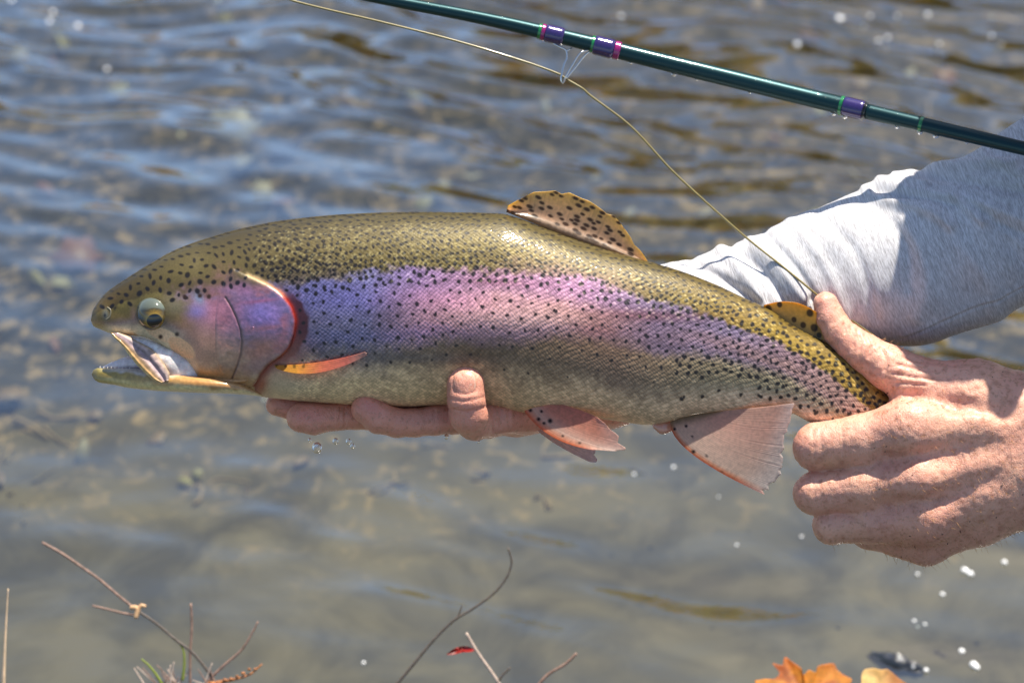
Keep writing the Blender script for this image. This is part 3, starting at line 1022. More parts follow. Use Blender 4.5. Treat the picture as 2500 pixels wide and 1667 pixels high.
# eye
m_eye = simple_mat('eye_surface', (0, 0, 0), 0.06, attr=True, coat=1.0, noise=.05, scale=600)
ez = float(body_z(np.array([374.]), np.array([766.]))[0])
ec = np.array([373, 765, ez - 23.0]); er = 42.0
nu, nv = 90, 120
ph = np.linspace(0, math.pi, nu); la = np.linspace(0, 2 * math.pi, nv, endpoint=False)
PH, LA = np.meshgrid(ph, la, indexing='ij')
dx, dy, dz = np.sin(PH) * np.cos(LA), np.sin(PH) * np.sin(LA), np.cos(PH)
pd = np.array([4, 18, 33.]); pd /= np.linalg.norm(pd)
ang = np.degrees(np.arccos(np.clip(dx * pd[0] + dy * pd[1] + dz * pd[2], -1, 1)))
wob = 3 * np.sin(LA * 7 + 1) + 2 * np.sin(LA * 13)
ecol = ramp(ang + wob * .5 * (ang > 30), [0, 26, 27.5, 31, 36, 44, 55, 75, 180], [(6, 6, 6), (8, 8, 6), (170, 140, 50), (150, 118, 40), (120, 96, 30), (76, 66, 34), (48, 46, 32), (44, 48, 46), (44, 48, 46)])
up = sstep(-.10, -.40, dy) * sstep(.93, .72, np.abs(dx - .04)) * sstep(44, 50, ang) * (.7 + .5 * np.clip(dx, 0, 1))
ecol = ecol * (1 - up[..., None]) + lin(104, 112, 100) * up[..., None]  # pale cap: sky reflection painted into the upper eyeball
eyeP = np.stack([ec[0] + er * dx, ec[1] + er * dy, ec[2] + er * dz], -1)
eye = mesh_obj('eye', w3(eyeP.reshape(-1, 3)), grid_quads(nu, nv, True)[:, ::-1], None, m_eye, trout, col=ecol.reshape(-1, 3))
m_rim = simple_mat('eye_rim_skin', lin(70, 60, 34), 0.4, coat=.5, noise=.4, scale=700)
aa = np.linspace(0, 2 * math.pi, 40)
ring = [(374 + 39 * math.cos(a), 765 + 37 * math.sin(a)) for a in aa]
ring = [(x, y, float(body_z(np.array([x]), np.array([y]))[0]) - 2.2) for x, y in ring]
tube('eyelid', ring, 2.2, m_rim, trout, n=120)

# nostril flap
ns = [(252, 757), (262, 750), (270, 757), (268, 773), (259, 780), (251, 770)]
tube('nostril', [(x, y, float(body_z(np.array([x]), np.array([y]))[0]) - .4) for x, y in ns[1:5]], 1.9, simple_mat('nostril_skin', lin(128, 120, 96), .4, coat=.5), trout, n=40)

# lower jaw
jT = np.array([(224, 911), (228, 903), (240, 898), (270, 899), (300, 898), (360, 901), (420, 909), (455, 914), (490, 917), (540, 922), (600, 936), (640, 960)], float)
jB = np.array([(224, 915), (229, 925), (241, 933), (275, 939), (316, 947), (398, 955), (486, 959), (554, 961), (605, 964), (656, 970)], float)
jH = np.array([(224, 6), (240, 22), (300, 44), (400, 68), (470, 84), (520, 88), (580, 78), (620, 50), (650, 20)], float)
jx = np.concatenate([224 + np.linspace(0, 1, 20) ** 2 * 14, np.arange(240, 640, 3)])
jt, jb, jh = pchip(jT[:, 0], jT[:, 1], jx), pchip(jB[:, 0], jB[:, 1], jx), pchip(jH[:, 0], jH[:, 1], jx)
ja = np.linspace(0, 2 * math.pi, 110, endpoint=False)
JX = np.repeat(jx[:, None], len(ja), 1)
cc_ = np.cos(ja)[None]
JY = ((jt + jb) / 2)[:, None] - ((jb - jt) / 2)[:, None] * np.sign(cc_) * np.abs(cc_) ** .9
JZ = jh[:, None] * np.sign(np.sin(ja)) * np.abs(np.sin(ja))[None] ** .5
f = np.clip((JY - jt[:, None]) / (jb - jt)[:, None], 0, 1)
nzz = sample(NZ1, JX, JY); nz_b = sample(NZ2, JX, JY)
top = ramp(JX, [224, 240, 300, 380, 450, 560], [(100, 82, 40), (150, 136, 70), (206, 192, 180), (232, 216, 204), (214, 160, 100), (200, 152, 100)])
midc = ramp(JX, [224, 240, 300, 400, 480, 600], [(96, 80, 38), (146, 126, 54), (170, 144, 76), (196, 156, 96), (190, 136, 74), (196, 146, 90)])
botc = ramp(JX, [224, 240, 300, 400, 600], [(120, 98, 46), (176, 154, 84), (236, 214, 148), (252, 232, 170), (250, 228, 172)])
f2 = f + (nzz - .5) * .3 + (nz_b - .5) * .2
a = sstep(.18, .36, f2)[..., None]; jc = top * (1 - a) + midc * a
a = sstep(.55, .8, f2)[..., None]; jc = jc * (1 - a) + botc * a
m_jaw = simple_mat('wet_jaw_skin', (0, 0, 0), .35, attr=True, coat=.7, noise=.25, scale=450, bump=.00015)
jv = np.stack([JX, JY, JZ], -1).reshape(-1, 3)
mesh_obj('lower_jaw', w3(jv), grid_quads(len(jx), len(ja), True), None, m_jaw, trout, col=jc.reshape(-1, 3))
# throat folds under the gill cover
for k, (ya, yb, r0) in enumerate([(928, 958, 6), (938, 962, 5), (948, 964, 4)]):
    pts = [(520 + 10 * k, ya - 4), (560, ya + 1), (600, ya - 1), (632, ya - 14 - 6 * k)]
    tube('throat_fold', [(x, y, float(body_z(np.array([x]), np.array([y]))[0]) + 1) for x, y in pts], [r0 * .4, r0, r0, r0 * .5], simple_mat('throat_skin', lin(190 - 20 * k, 134 - 18 * k, 78 - 10 * k), .35, coat=.6, noise=.3, scale=600), trout)

# tongue and mouth lining
def loft(name, top, bot, half, z0, mat, parent, colf=None, n=60, m=40, zc=None):
    T = spline(top, n); B = spline(bot, n); Hh = np.interp(np.linspace(0, 1, n), np.linspace(0, 1, len(half)), half)
    a = np.linspace(0, 2 * math.pi, m, endpoint=False)
    mid = (T + B) / 2; hv = (T - B) / 2
    z0 = np.interp(np.linspace(0, 1, n), np.linspace(0, 1, len(z0)), z0) if np.ndim(z0) else np.full(n, z0)
    P = np.zeros((n, m, 3))
    P[..., 0] = mid[:, :1] + hv[:, :1] * np.cos(a); P[..., 1] = mid[:, 1:2] + hv[:, 1:2] * np.cos(a)
    P[..., 2] = z0[:, None] + Hh[:, None] * np.sin(a)
    v = np.concatenate([P.reshape(-1, 3), P[0].mean(0)[None], P[-1].mean(0)[None]])
    j = np.arange(m); j2 = (j + 1) % m
    t = np.concatenate([np.stack([np.full(m, n * m), j, j2], 1), np.stack([np.full(m, n * m + 1), (n - 1) * m + j2, (n - 1) * m + j], 1)])
    cc = None if colf is None else colf(v[:, 0], v[:, 1])
    return mesh_obj(name, w3(v), grid_quads(n, m, True), t, mat, parent, col=cc)


m_mouth = simple_mat('mouth_lining', lin(240, 230, 224), .35, coat=.4, noise=.35, scale=260, sss=.2, bump=.0006)
m_tongue = simple_mat('tongue_skin', lin(238, 222, 222), .3, coat=.7, noise=.25, scale=300, sss=.2)
loft('tongue', [(246, 897), (272, 884), (304, 872), (345, 864), (420, 880)], [(248, 901), (290, 904), (335, 905), (380, 904), (430, 902)], [4, 16, 24, 26, 26], [0, 0, 0, 10, 20], m_tongue, trout)
loft('mouth_lining', [(300, 820), (330, 822), (370, 832), (410, 850), (446, 866), (490, 896)], [(306, 830), (340, 858), (372, 888), (400, 912), (436, 930), (488, 942)], [8, 14, 18, 18, 14, 10],
     [26, 36, 46, 52, 48, 36], m_mouth, trout)
# jaw bone plate that slants across the open mouth
mx_front = [(268, 811), (278, 824), (289, 834), (303, 850), (316, 868), (330, 886), (343, 900), (360, 916), (375, 928), (392, 934)]
mx_back = [(290, 812), (312, 820), (334, 832), (352, 841), (368, 850), (382, 863), (394, 878), (404, 893), (414, 912), (412, 928)]
nn = 90
A = spline(mx_front, nn); Bk = spline(mx_back, nn)
w = np.linspace(0, 1, 30)
PX = A[:, None, :] * (1 - w)[None, :, None] + Bk[:, None, :] * w[None, :, None]
sxs = np.linspace(0, 1, nn)[:, None]
prof = np.sin(np.pi * np.clip(w, .02, .98)) ** .5
taper = np.sin(np.pi * np.clip(sxs, .03, .97)) ** .35
base_z = 50 + 30 * sxs
z_ = base_z + 9 * prof[None] * taper - 6 * np.exp(-((w[None] - .55) / .12) ** 2) * sstep(.2, .5, sxs) + 3 * np.exp(-((w[None] - .12) / .06) ** 2)
front = np.stack([PX[..., 0], PX[..., 1], z_], -1)
backp = np.stack([PX[..., 0], PX[..., 1], base_z - 6 + 0 * w[None]], -1)[:, ::-1]
ringp = np.concatenate([front, backp], 1)
wl = np.concatenate([w, w[::-1]])
mc = ramp(wl, [0, .14, .3, .5, .62, .8, 1], [(240, 212, 150), (206, 160, 96), (178, 146, 112), (172, 146, 150), (138, 120, 124), (190, 164, 156), (180, 152, 116)])
MC = np.repeat(mc[None], nn, 0) * (0.8 + .4 * sample(NZ2, ringp[..., 0], ringp[..., 1]))[..., None]
m_bone = simple_mat('upper_jaw_skin', (0, 0, 0), .55, attr=True, coat=.25, noise=.4, scale=330, bump=.0003)
mesh_obj('upper_jaw_plate', w3(ringp.reshape(-1, 3)), grid_quads(nn, 60, True), np.array([[0, k, k + 1] for k in range(1, 59)] + [[(nn - 1) * 60, (nn - 1) * 60 + k + 1, (nn - 1) * 60 + k] for k in range(1, 59)]), m_bone, trout, col=MC.reshape(-1, 3))
# teeth of the lower jaw
for i in range(9):
    x = 244 + i * 9
    y = float(np.interp(x, jT[:, 0], jT[:, 1]))
    zt = float(np.interp(x, jH[:, 0], jH[:, 1])) * .55
    tube('tooth', [(x, y + 2, zt), (x + 1, y - 4, zt)], [1.6, .4], m_mouth, trout, sides=5, sp=False)


# fins
def fin(name, root, mid, tip, zf, mat, parent, colf, rays=22, n=130, m=60, thick=2.2, amp=1.2, jag=3.0, seed=1):
    R, M, T = spline(root, n), spline(mid, n) if mid else None, spline(tip, n)
    rr = np.random.default_rng(seed)
    u = np.linspace(0, 1, n)
    wv = np.linspace(0, 1, m)
    if M is None: M = (R + T) / 2
    # quadratic through root, mid, tip
    C = 2 * M - (R + T) / 2
    jg = np.interp(u * rays, np.arange(rays + 1), rr.uniform(-1, 1, rays + 1)) * jag / (np.linalg.norm(T - R, axis=1).mean())
    W = wv[None] * (1 - np.clip(jg, -.1, .2)[:, None] * wv[None] ** 3)
    W3_ = W[..., None]
    Pq = (1 - W3_) ** 2 * R[:, None] + 2 * W3_ * (1 - W3_) * C[:, None] + W3_ ** 2 * T[:, None]
    U = u[:, None] + 0 * W
    uw = u * rays + np.interp(u * rays * .7, np.arange(rays + 2), rr.uniform(-.6, .6, rays + 2))
    brn = np.clip(wv[None] * 2.2 - .9, 0, 1)
    ray = np.abs(np.sin(uw[:, None] * math.pi)) ** .6 * (1 - brn) + brn * np.abs(np.sin(uw[:, None] * 2 * math.pi)) ** .7
    ray = .35 + .65 * ray
    th = thick * (1 - .75 * wv[None])
    zz = zf(Pq[..., 0], Pq[..., 1], U, W)
    zfr = zz + th * .5 + .6 * amp * (ray - .5) * (.4 + .6 * wv[None])
    zbk = zz - th * .5 + .6 * amp * (ray - .5) * (.4 + .6 * wv[None])
    F = np.concatenate([np.stack([Pq[..., 0], Pq[..., 1], zfr], -1), np.stack([Pq[..., 0], Pq[..., 1], zbk], -1)[:, ::-1]], 1)
    UU = np.concatenate([U, U[:, ::-1]], 1); WW = np.concatenate([W, W[:, ::-1]], 1)
    cc = colf(F[..., 0], F[..., 1], UU, WW, np.concatenate([ray, ray[:, ::-1]], 1))
    mm = 2 * m
    cap = np.array([[0, k + 1, mm - 2 - k, mm - 1 - k] for k in [0]])
    e0 = np.array([[k, k + 1, mm - 2 - k, mm - 1 - k] for k in range(m - 1)])
    e1 = e0[:, ::-1] + (n - 1) * mm
    q = np.concatenate([grid_quads(n, mm, True), e0[:, ::-1], e1[:, ::-1]])
    return mesh_obj(name, w3(F.reshape(-1, 3)), q, None, mat, parent, col=np.clip(cc.reshape(-1, 3), .004, .95))


def fin_mat(name, tr, rough=.35, coat=.3):
    return simple_mat(name, (0, 0, 0), rough, attr=True, coat=coat, noise=.15, scale=500, trans=tr)


m_fin = fin_mat('thin_fin', .7)
m_fin2 = fin_mat('lit_fin', .65)
m_dors = fin_mat('dorsal_fin_skin', .68, .3, .5)


def spotty(seed, n, box, rmin, rmax, stretch=1.8, rot=.45):
    r = np.random.default_rng(seed)
    pts = []
    for _ in range(n * 30):
        p = (r.uniform(box[0], box[2]), r.uniform(box[1], box[3]))
        if all((p[0] - q[0]) ** 2 + ((p[1] - q[1]) * 1.5) ** 2 > (2.55 * rmax) ** 2 for q in pts): pts.append((*p, r.uniform(rmin, rmax)))
        if len(pts) >= n: break
    def f(x, y):
        m = np.zeros(np.shape(x))
        ca, sa = math.cos(rot), math.sin(rot)
        for (cx, cy, rr) in pts:
            dx, dy = x - cx, y - cy
            a = (dx * ca + dy * sa) / (rr * stretch); b = (-dx * sa + dy * ca) / rr
            m = np.maximum(m, sstep(1.3, .7, np.sqrt(a * a + b * b)))
        return m
    return f


sp_d = spotty(4, 150, (1235, 470, 1575, 625), 3.2, 4.6, 1.9, .42)
def dors_col(x, y, u, w, ray):
    c = ramp(w, [0, .25, .6, 1], [(150, 138, 120), (240, 206, 176), (246, 210, 164), (254, 214, 130)])
    c = c * (.80 + .25 * ray)[..., None]
    s = (sp_d(x, y) * sstep(.06, .2, w) * .9)[..., None]
    return c * (1 - s) + lin(74, 46, 34) * s
fin('dorsal_fin', [(1236, 518), (1290, 540), (1350, 566), (1410, 590), (1460, 607), (1500, 618), (1540, 630), (1572, 640)], None,
    [(1240, 503), (1290, 476), (1345, 468), (1428, 487), (1510, 538), (1540, 584), (1566, 616), (1582, 638)],
    lambda x, y, u, w: -4 + 26 * w * (1 - u * .5) + 12 * np.exp(-((w - .1) / .14) ** 2) + 3 * np.sin(u * 9 + w * 2) * w, m_dors, trout, dors_col, rays=24, thick=6, amp=.8, jag=4, seed=3)

sp_a = spotty(9, 14, (1875, 738, 2020, 825), 6, 9, 1.15, 1.2)
def adi_col(x, y, u, w, ray):
    c = ramp(w, [0, .3, .8, 1], [(130, 116, 80), (206, 172, 96), (230, 186, 80), (246, 184, 36)])
    s = (sp_a(x, y) * .92)[..., None]
    return c * (1 - s) + lin(62, 44, 20) * s
fin('adipose_fin', [(1862, 752), (1900, 772), (1925, 790), (1955, 807), (1985, 822), (2008, 832)], None, [(1866, 744), (1908, 736), (1952, 741), (1998, 766), (2018, 798), (2019, 826)],
    lambda x, y, u, w: 2 + 10 * w, m_dors, trout, adi_col, rays=1, thick=9, amp=0, jag=0)

def pec_col(x, y, u, w, ray):
    c = ramp(w, [0, .25, .55, .8, 1], [(236, 180, 70), (246, 190, 84), (240, 150, 116), (238, 150, 132), (246, 210, 196)])
    d = (np.sin(w * 60 + u * 2) > .6) * (w < .35) * (u < .4)
    return c * (1 - .6 * d[..., None]) * (.82 + .2 * ray)[..., None]
fin('pectoral_fin', [(670, 891), (672, 896), (676, 900)], [(778, 884), (778, 896), (776, 910)], [(893, 858), (896, 864), (894, 868)],
    lambda x, y, u, w: body_z(np.full_like(x, 700.), np.full_like(y, 897.)) + 4 + 34 * w - 10 * (w - .5) * u + 8 * u * np.sin(w * 3.1), m_fin2, trout, pec_col, rays=5, n=60, thick=3, amp=1.5, jag=2)

def pel_col(x, y, u, w, ray):
    c = ramp(u, [0, .1, .25, .6, 1], [(246, 140, 86), (250, 190, 156), (252, 222, 206), (244, 186, 162), (236, 172, 150)])
    tipc = sstep(.75, 1, w)[..., None]
    c = c * (1 - .5 * tipc) + lin(255, 236, 230) * .5 * tipc  # tip whitened: sunlight through the fin is put into the colour
    c = c * (.84 + .18 * ray)[..., None]
    for (sx_, sy_, rr) in [(1295, 1001, 5), (1315, 1023, 5), (1343, 1027, 6), (1328, 1033, 4), (1322, 1004, 4), (1374, 1064, 3), (1415, 1081, 3)]:
        m = np.exp(-(((x - sx_) ** 2 + (y - sy_) ** 2) / rr ** 2) ** 2)[..., None]
        c = c * (1 - m) + lin(60, 36, 30) * m
    return c
bz = float(body_z(np.array([1320.]), np.array([985.]))[0])
fin('pelvic_fin', [(1280, 1003), (1300, 996), (1330, 990), (1352, 987), (1368, 986)], [(1352, 1068), (1385, 1050), (1405, 1030), (1425, 1004)], [(1455, 1099), (1517, 1095), (1501, 1056), (1462, 1021)],
    lambda x, y, u, w: bz - 4 + 26 * w + 6 * (1 - u), m_fin, trout, pel_col, rays=18, thick=3, amp=1.1, jag=6, seed=5)
def pel2_col(x, y, u, w, ray):
    c = ramp(w, [0, .3, 1], [(240, 170, 120), (246, 214, 196), (248, 226, 222)])
    return c * (.85 + .15 * ray)[..., None]
fin('pelvic_fin', [(1277, 1012), (1290, 1006), (1310, 1004)], [(1336, 1070), (1350, 1062), (1372, 1056)], [(1441, 1128), (1455, 1125), (1455, 1098)],
    lambda x, y, u, w: -50 + 10 * w + 0 * u, m_fin2, trout, pel2_col, rays=6, n=60, thick=3, amp=2, jag=6, seed=6)

def anal_col(x, y, u, w, ray):
    c = ramp(u, [0, .035, .08, .3, .7, 1], [(236, 120, 72), (250, 192, 152), (254, 228, 212), (254, 224, 208), (248, 212, 196), (236, 204, 188)])
    tipc = sstep(.8, 1, w)[..., None]
    c = c * (1 - tipc * .6) + lin(252, 246, 244) * tipc * .6  # whitened edge paints in the sun shining through the fin
    r0 = sstep(.18, 0, w)[..., None]
    c = c * (1 - r0) + lin(178, 152, 112) * r0
    c = c * (.84 + .18 * ray)[..., None]
    for (sx_, sy_, rr) in [(1693, 1102, 5), (1675, 1040, 4), (1647, 1047, 4), (1690, 1065, 3), (1725, 1112, 3), (1765, 1153, 3)]:
        m = np.exp(-(((x - sx_) ** 2 + (y - sy_) ** 2) / rr ** 2) ** 2)[..., None]
        c = c * (1 - m) + lin(50, 40, 36) * m
    return c
fin('anal_fin', [(1637, 1029), (1660, 1020), (1690, 1013), (1720, 1008), (1752, 1004)], [(1690, 1108), (1745, 1085), (1790, 1055), (1815, 1025), (1832, 996)],
    [(1864, 1206), (1900, 1160), (1910, 1104), (1921, 1045), (1940, 984)], lambda x, y, u, w: body_z(np.full_like(x, 1700.), np.full_like(y, 1005.)) - 8 + 44 * w * (.5 + .5 * u), m_fin, trout, anal_col,
    rays=30, n=260, thick=3.5, amp=1.3, jag=4, seed=8)
loft('vent', [(1590, 1030), (1612, 1028), (1645, 1028)], [(1596, 1046), (1615, 1060), (1642, 1052)], [6, 14, 8], 0, simple_mat('vent_skin', lin(226, 160, 130), .2, coat=1, noise=.1, sss=.2), trout)
# hidden tail fin inside the fist
fin('tail_fin', [(2200, 1010), (2210, 1050), (2215, 1090)], None, [(2330, 1010), (2300, 1080), (2320, 1170)], lambda x, y, u, w: -30 + 0 * w, m_fin, trout, anal_col, rays=12, n=60, jag=2)
# ------------------------------------------------------------------ the angler: hands, sleeve, body beyond the frame
person = empty('person', w3(np.array([[3600., 1500., 0.]]))[0])
tag(person, 'person in a heather grey long-sleeved shirt holding the trout with both bare hands', 'person')

m_skin, nt, b = new_mat('skin')
tc = nd(nt, 'ShaderNodeTexCoord')
def noise_node(scale, det=4, dist=0.0):
    n = nd(nt, 'ShaderNodeTexNoise'); n.inputs['Scale'].default_value = scale; n.inputs['Detail'].default_value = det; n.inputs['Distortion'].default_value = dist
    nt.links.new(tc.outputs['Object'], n.inputs['Vector']); return n
at = nd(nt, 'ShaderNodeAttribute', attribute_name='Col')
nA = noise_node(45, 4); nB = noise_node(190, 4); nC = noise_node(1500, 3)
def mixc(fac, a, bcol, blend='MIX'):
    m = nd(nt, 'ShaderNodeMix', data_type='RGBA', blend_type=blend)
    if isinstance(fac, float): m.inputs[0].default_value = fac
    else: nt.links.new(fac, m.inputs[0])
    nt.links.new(a, m.inputs[6])
    if isinstance(bcol, tuple): m.inputs[7].default_value = bcol
    else: nt.links.new(bcol, m.inputs[7])
    return m.outputs[2]
def rng_node(src, a, b_, c_, d_):
    m = nd(nt, 'ShaderNodeMapRange'); m.inputs[1].default_value = a; m.inputs[2].default_value = b_; m.inputs[3].default_value = c_; m.inputs[4].default_value = d_
    nt.links.new(src, m.inputs[0]); return m.outputs[0]
c1 = mixc(rng_node(nA.outputs[0], .38, .70, 0, .5), at.outputs['Color'], (0.66, 0.24, 0.18, 1))
nD = noise_node(420, 3)
c1 = mixc(rng_node(nD.outputs[0], .56, .66, 0, .5), c1, (0.40, 0.13, 0.05, 1))
c2 = mixc(rng_node(nB.outputs[0], .54, .70, 0, .42), c1, (0.42, 0.14, 0.055, 1))
c3 = mixc(rng_node(nC.outputs[0], .3, .7, .0, .35), c2, (0.80, 0.56, 0.44, 1))
nt.links.new(c3, b.inputs['Base Color'])
b.inputs['Roughness'].default_value = .5
b.inputs['Coat Weight'].default_value = .15; b.inputs['Coat Roughness'].default_value = .25
b.inputs['Subsurface Weight'].default_value = .12
b.inputs['Subsurface Radius'].default_value = (0.009, 0.003, 0.0016); b.inputs['Subsurface Scale'].default_value = 1
vo = nd(nt, 'ShaderNodeTexVoronoi', feature='DISTANCE_TO_EDGE'); vo.inputs['Scale'].default_value = 620
wr = nd(nt, 'ShaderNodeMapping'); wr.inputs['Scale'].default_value = (1.0, .6, .45)
nt.links.new(tc.outputs['Object'], wr.inputs[0]); nt.links.new(wr.outputs[0], vo.inputs['Vector'])
vr = rng_node(vo.outputs[0], 0, .16, 0, 1)
mm = nd(nt, 'ShaderNodeMath', operation='MULTIPLY_ADD'); mm.inputs[1].default_value = .45
nt.links.new(vr, mm.inputs[0]); nt.links.new(nC.outputs[0], mm.inputs[2])
bp = nd(nt, 'ShaderNodeBump'); bp.inputs['Distance'].default_value = .00024; bp.inputs['Strength'].default_value = .9
nt.links.new(mm.outputs[0], bp.inputs['Height']); nt.links.new(bp.outputs[0], b.inputs['Normal'])

# gripping hand
g = Vol((1900, 690, -190), (2760, 1420, 190), 4.2)
# fingers wrapped round the tail, knuckles to the left
g.chain([(1996, 1091, 22, 60), (2110, 1078, 42, 66)], 0)
g.chain([(1996, 1091, 22, 58), (2050, 1080, -95, 48), (2140, 1060, -110, 44)], 8)
f_idx = g.f.copy()
def finger(ch1, ch2, k=14):
    global g
    h = Vol((1900, 690, -190), (2760, 1420, 190), 4.2)
    h.chain(ch1, 0); h.chain(ch2, 8)
    g.f = np.minimum(g.f, h.f)
finger([(1990, 1204, 14, 53), (2110, 1192, 40, 60)], [(1990, 1204, 14, 52), (2040, 1200, -90, 44), (2130, 1190, -110, 40)])
finger([(2030, 1282, -6, 46), (2130, 1272, 22, 53)], [(2030, 1282, -6, 46), (2080, 1275, -100, 40), (2150, 1260, -120, 36)])
finger([(2120, 1300, -48, 40), (2210, 1312, -20, 50)], [(2120, 1300, -48, 40), (2150, 1290, -120, 34)])
# back of the hand
pm = Vol((1900, 690, -190), (2760, 1420, 190), 4.2)
pm.chain([(2110, 1078, 42, 66), (2235, 1050, 62, 84), (2400, 1040, 36, 98), (2560, 1045, 10, 104), (2760, 1080, 0, 112)], 40)
pm.chain([(2110, 1192, 40, 60), (2255, 1168, 66, 74), (2400, 1130, 40, 90), (2560, 1130, 10, 104)], 30)
pm.chain([(2130, 1272, 22, 53), (2262, 1262, 48, 68), (2400, 1200, 30, 84), (2560, 1165, 6, 104), (2760, 1200, 0, 112)], 30)
pm.chain([(2210, 1312, -20, 50), (2262, 1330, -4, 46), (2390, 1262, 0, 66), (2520, 1200, 0, 84)], 30)
pm.chain([(2300, 1100, -30, 100), (2560, 1120, -10, 120)], 40)
# thumb along the back of the tail and its web
pm.chain([(2250, 960, 20, 62), (2380, 968, 22, 84), (2560, 1010, 14, 88)], 36)
th = Vol((1900, 690, -190), (2760, 1420, 190), 4.2)
th.chain([(2016, 743, -8, 31), (2026, 775, -6, 35), (2046, 808, -4, 38), (2072, 835, -4, 42), (2110, 862, 0, 47), (2170, 898, 6, 56), (2260, 945, 14, 68), (2380, 975, 16, 84)], 10)
def smin(a, b, k):
    h = np.clip(.5 + .5 * (a - b) / k, 0, 1)
    return a * (1 - h) + b * h - k * h * (1 - h)
pm.f = smin(pm.f, th.f, 26)
g.f = smin(g.f, pm.f, 16)
# furrow between thumb ridge and index, hollows between the knuckle tendons
def furrow(pts, r, depth, vol):
    for a, b_ in zip(pts[:-1], pts[1:]):
        box = vol._box([a, b_], r * 3)
        X_, Y_, Z_ = np.meshgrid(*[vol.ax[i][box[i]] for i in range(3)], indexing='ij')
        ab = np.array(b_, float) - np.array(a, float)
        t = np.clip(((X_ - a[0]) * ab[0] + (Y_ - a[1]) * ab[1] + (Z_ - a[2]) * ab[2]) / (ab @ ab), 0, 1)
        d2 = (X_ - a[0] - t * ab[0])**2 + (Y_ - a[1] - t * ab[1])**2 + (Z_ - a[2] - t * ab[2])**2
        vol.f[box] = np.maximum(vol.f[box], vol.f[box] + depth * np.exp(-d2 / r ** 2))
furrow([(2150, 975, 70), (2230, 968, 90), (2330, 990, 120), (2460, 1010, 130)], 22, 12, g)
furrow([(2170, 1118, 110), (2300, 1112, 150), (2420, 1095, 150)], 26, 9, g)
furrow([(2170, 1228, 100), (2300, 1215, 130), (2420, 1170, 140)], 24, 9, g)
gv, gq = g.mesh()
gn = vnormals(gv, gq)


def wrinkle(v, n, lines, depth, wd):
    d = np.zeros(len(v))
    for ln in lines:
        dd = poly_dist(v[:, 0], v[:, 1], ln)
        d -= depth * np.exp(-(dd / wd) ** 2)
    return v + n * (d * (n[:, 2] > -.2))[:, None]


gl_lines = [[(2075, 800), (2086, 822), (2082, 846)], [(2092, 806), (2102, 830), (2098, 856)], [(2112, 818), (2126, 842), (2120, 872)], [(2060, 792), (2064, 812)],
            [(2150, 850), (2166, 880), (2160, 905)], [(2190, 890), (2250, 902), (2310, 904)], [(2180, 912), (2240, 922), (2320, 925)], [(2190, 935), (2260, 940)],
            [(2205, 870), (2260, 884), (2330, 890)]]
gv = wrinkle(gv, gn, gl_lines, 4.5, 4.0)
gl2 = [[(2020 + k * 9, 1050), (2024 + k * 9, 1120)] for k in (-4, -2, 4)] + [[(2012 + k * 9, 1170), (2016 + k * 9, 1235)] for k in (-3, -1)] + [[(2030 - 8 * k, 1262), (2024 - 8 * k, 1310)] for k in (0, 2)]
gv = wrinkle(gv, gn, gl2, 1.6, 3.0)
gnz = (sample(NZ2, gv[:, 0] - 500, gv[:, 1]) - .5)
gv = gv + gn * (gnz * 3.5)[:, None]

# supporting hand, palm up under the belly
s = Vol((630, 870, -260), (1680, 1110, 150), 4.2)
def sfinger(ch, k=8):
    h = Vol((630, 870, -260), (1680, 1110, 150), 4.2)
    h.chain(ch, k); s.f = np.minimum(s.f, h.f)
sfinger([(676, 988, -70, 27), (720, 996, -76, 31), (860, 1010, -80, 34), (1100, 1020, -84, 40)])
sfinger([(736, 1019, -8, 37), (766, 1022, -10, 38.5), (820, 1017, -26, 33), (900, 1012, -50, 36), (1000, 1010, -60, 40), (1200, 1015, -80, 46)])
sfinger([(893, 998, 42, 36), (925, 1020, 36, 38), (968, 1032, 16, 35), (1010, 1032, 4, 34), (1060, 1026, -8, 36), (1110, 1018, -24, 40), (1250, 1012, -60, 46)])
sfinger([(1137, 937, 92, 46), (1138, 975, 92, 46), (1144, 1012, 76, 47), (1158, 1030, 44, 44), (1190, 1026, 4, 43), (1260, 1012, -40, 44)])
hp = Vol((630, 870, -260), (1680, 1110, 150), 4.2)
hp.chain([(1080, 1012, -90, 40), (1260, 1004, -80, 56), (1480, 960, -130, 80), (1680, 900, -170, 100)], 30)
hp.chain([(1225, 1016, -12, 40), (1290, 1008, -60, 44), (1480, 960, -110, 80)], 20)
s.f = smin(s.f, hp.f, 14)
sv, sq = s.mesh()
sn = vnormals(sv, sq)
sv = wrinkle(sv, sn, [[(1092, 972), (1130, 980), (1182, 970)], [(1096, 998), (1140, 1006), (1188, 992)], [(1206, 990), (1204, 1050)], [(1222, 988), (1222, 1046)], [(1240, 985), (1244, 1040)],
                      [(1060, 1000), (1062, 1040)], [(832, 995), (830, 1040)], [(842, 995), (842, 1040)], [(1104, 942), (1106, 914), (1122, 902), (1143, 901), (1160, 910), (1167, 932), (1162, 956), (1137, 963), (1110, 957), (1104, 942)]], 2.6, 3.2)
sv = sv + sn * ((sample(NZ2, sv[:, 0], sv[:, 1]) - .5) * 2.2)[:, None]


def skin_col(v, base):
    n = sample(NZ1, np.abs(v[:, 0] - 300) % 2400, v[:, 1]); n2 = sample(NZ2, np.abs(v[:, 0] - 300) % 2400, v[:, 1])
    c = np.repeat(base[None], len(v), 0) * (0.82 + .36 * n)[:, None]
    return c, n, n2


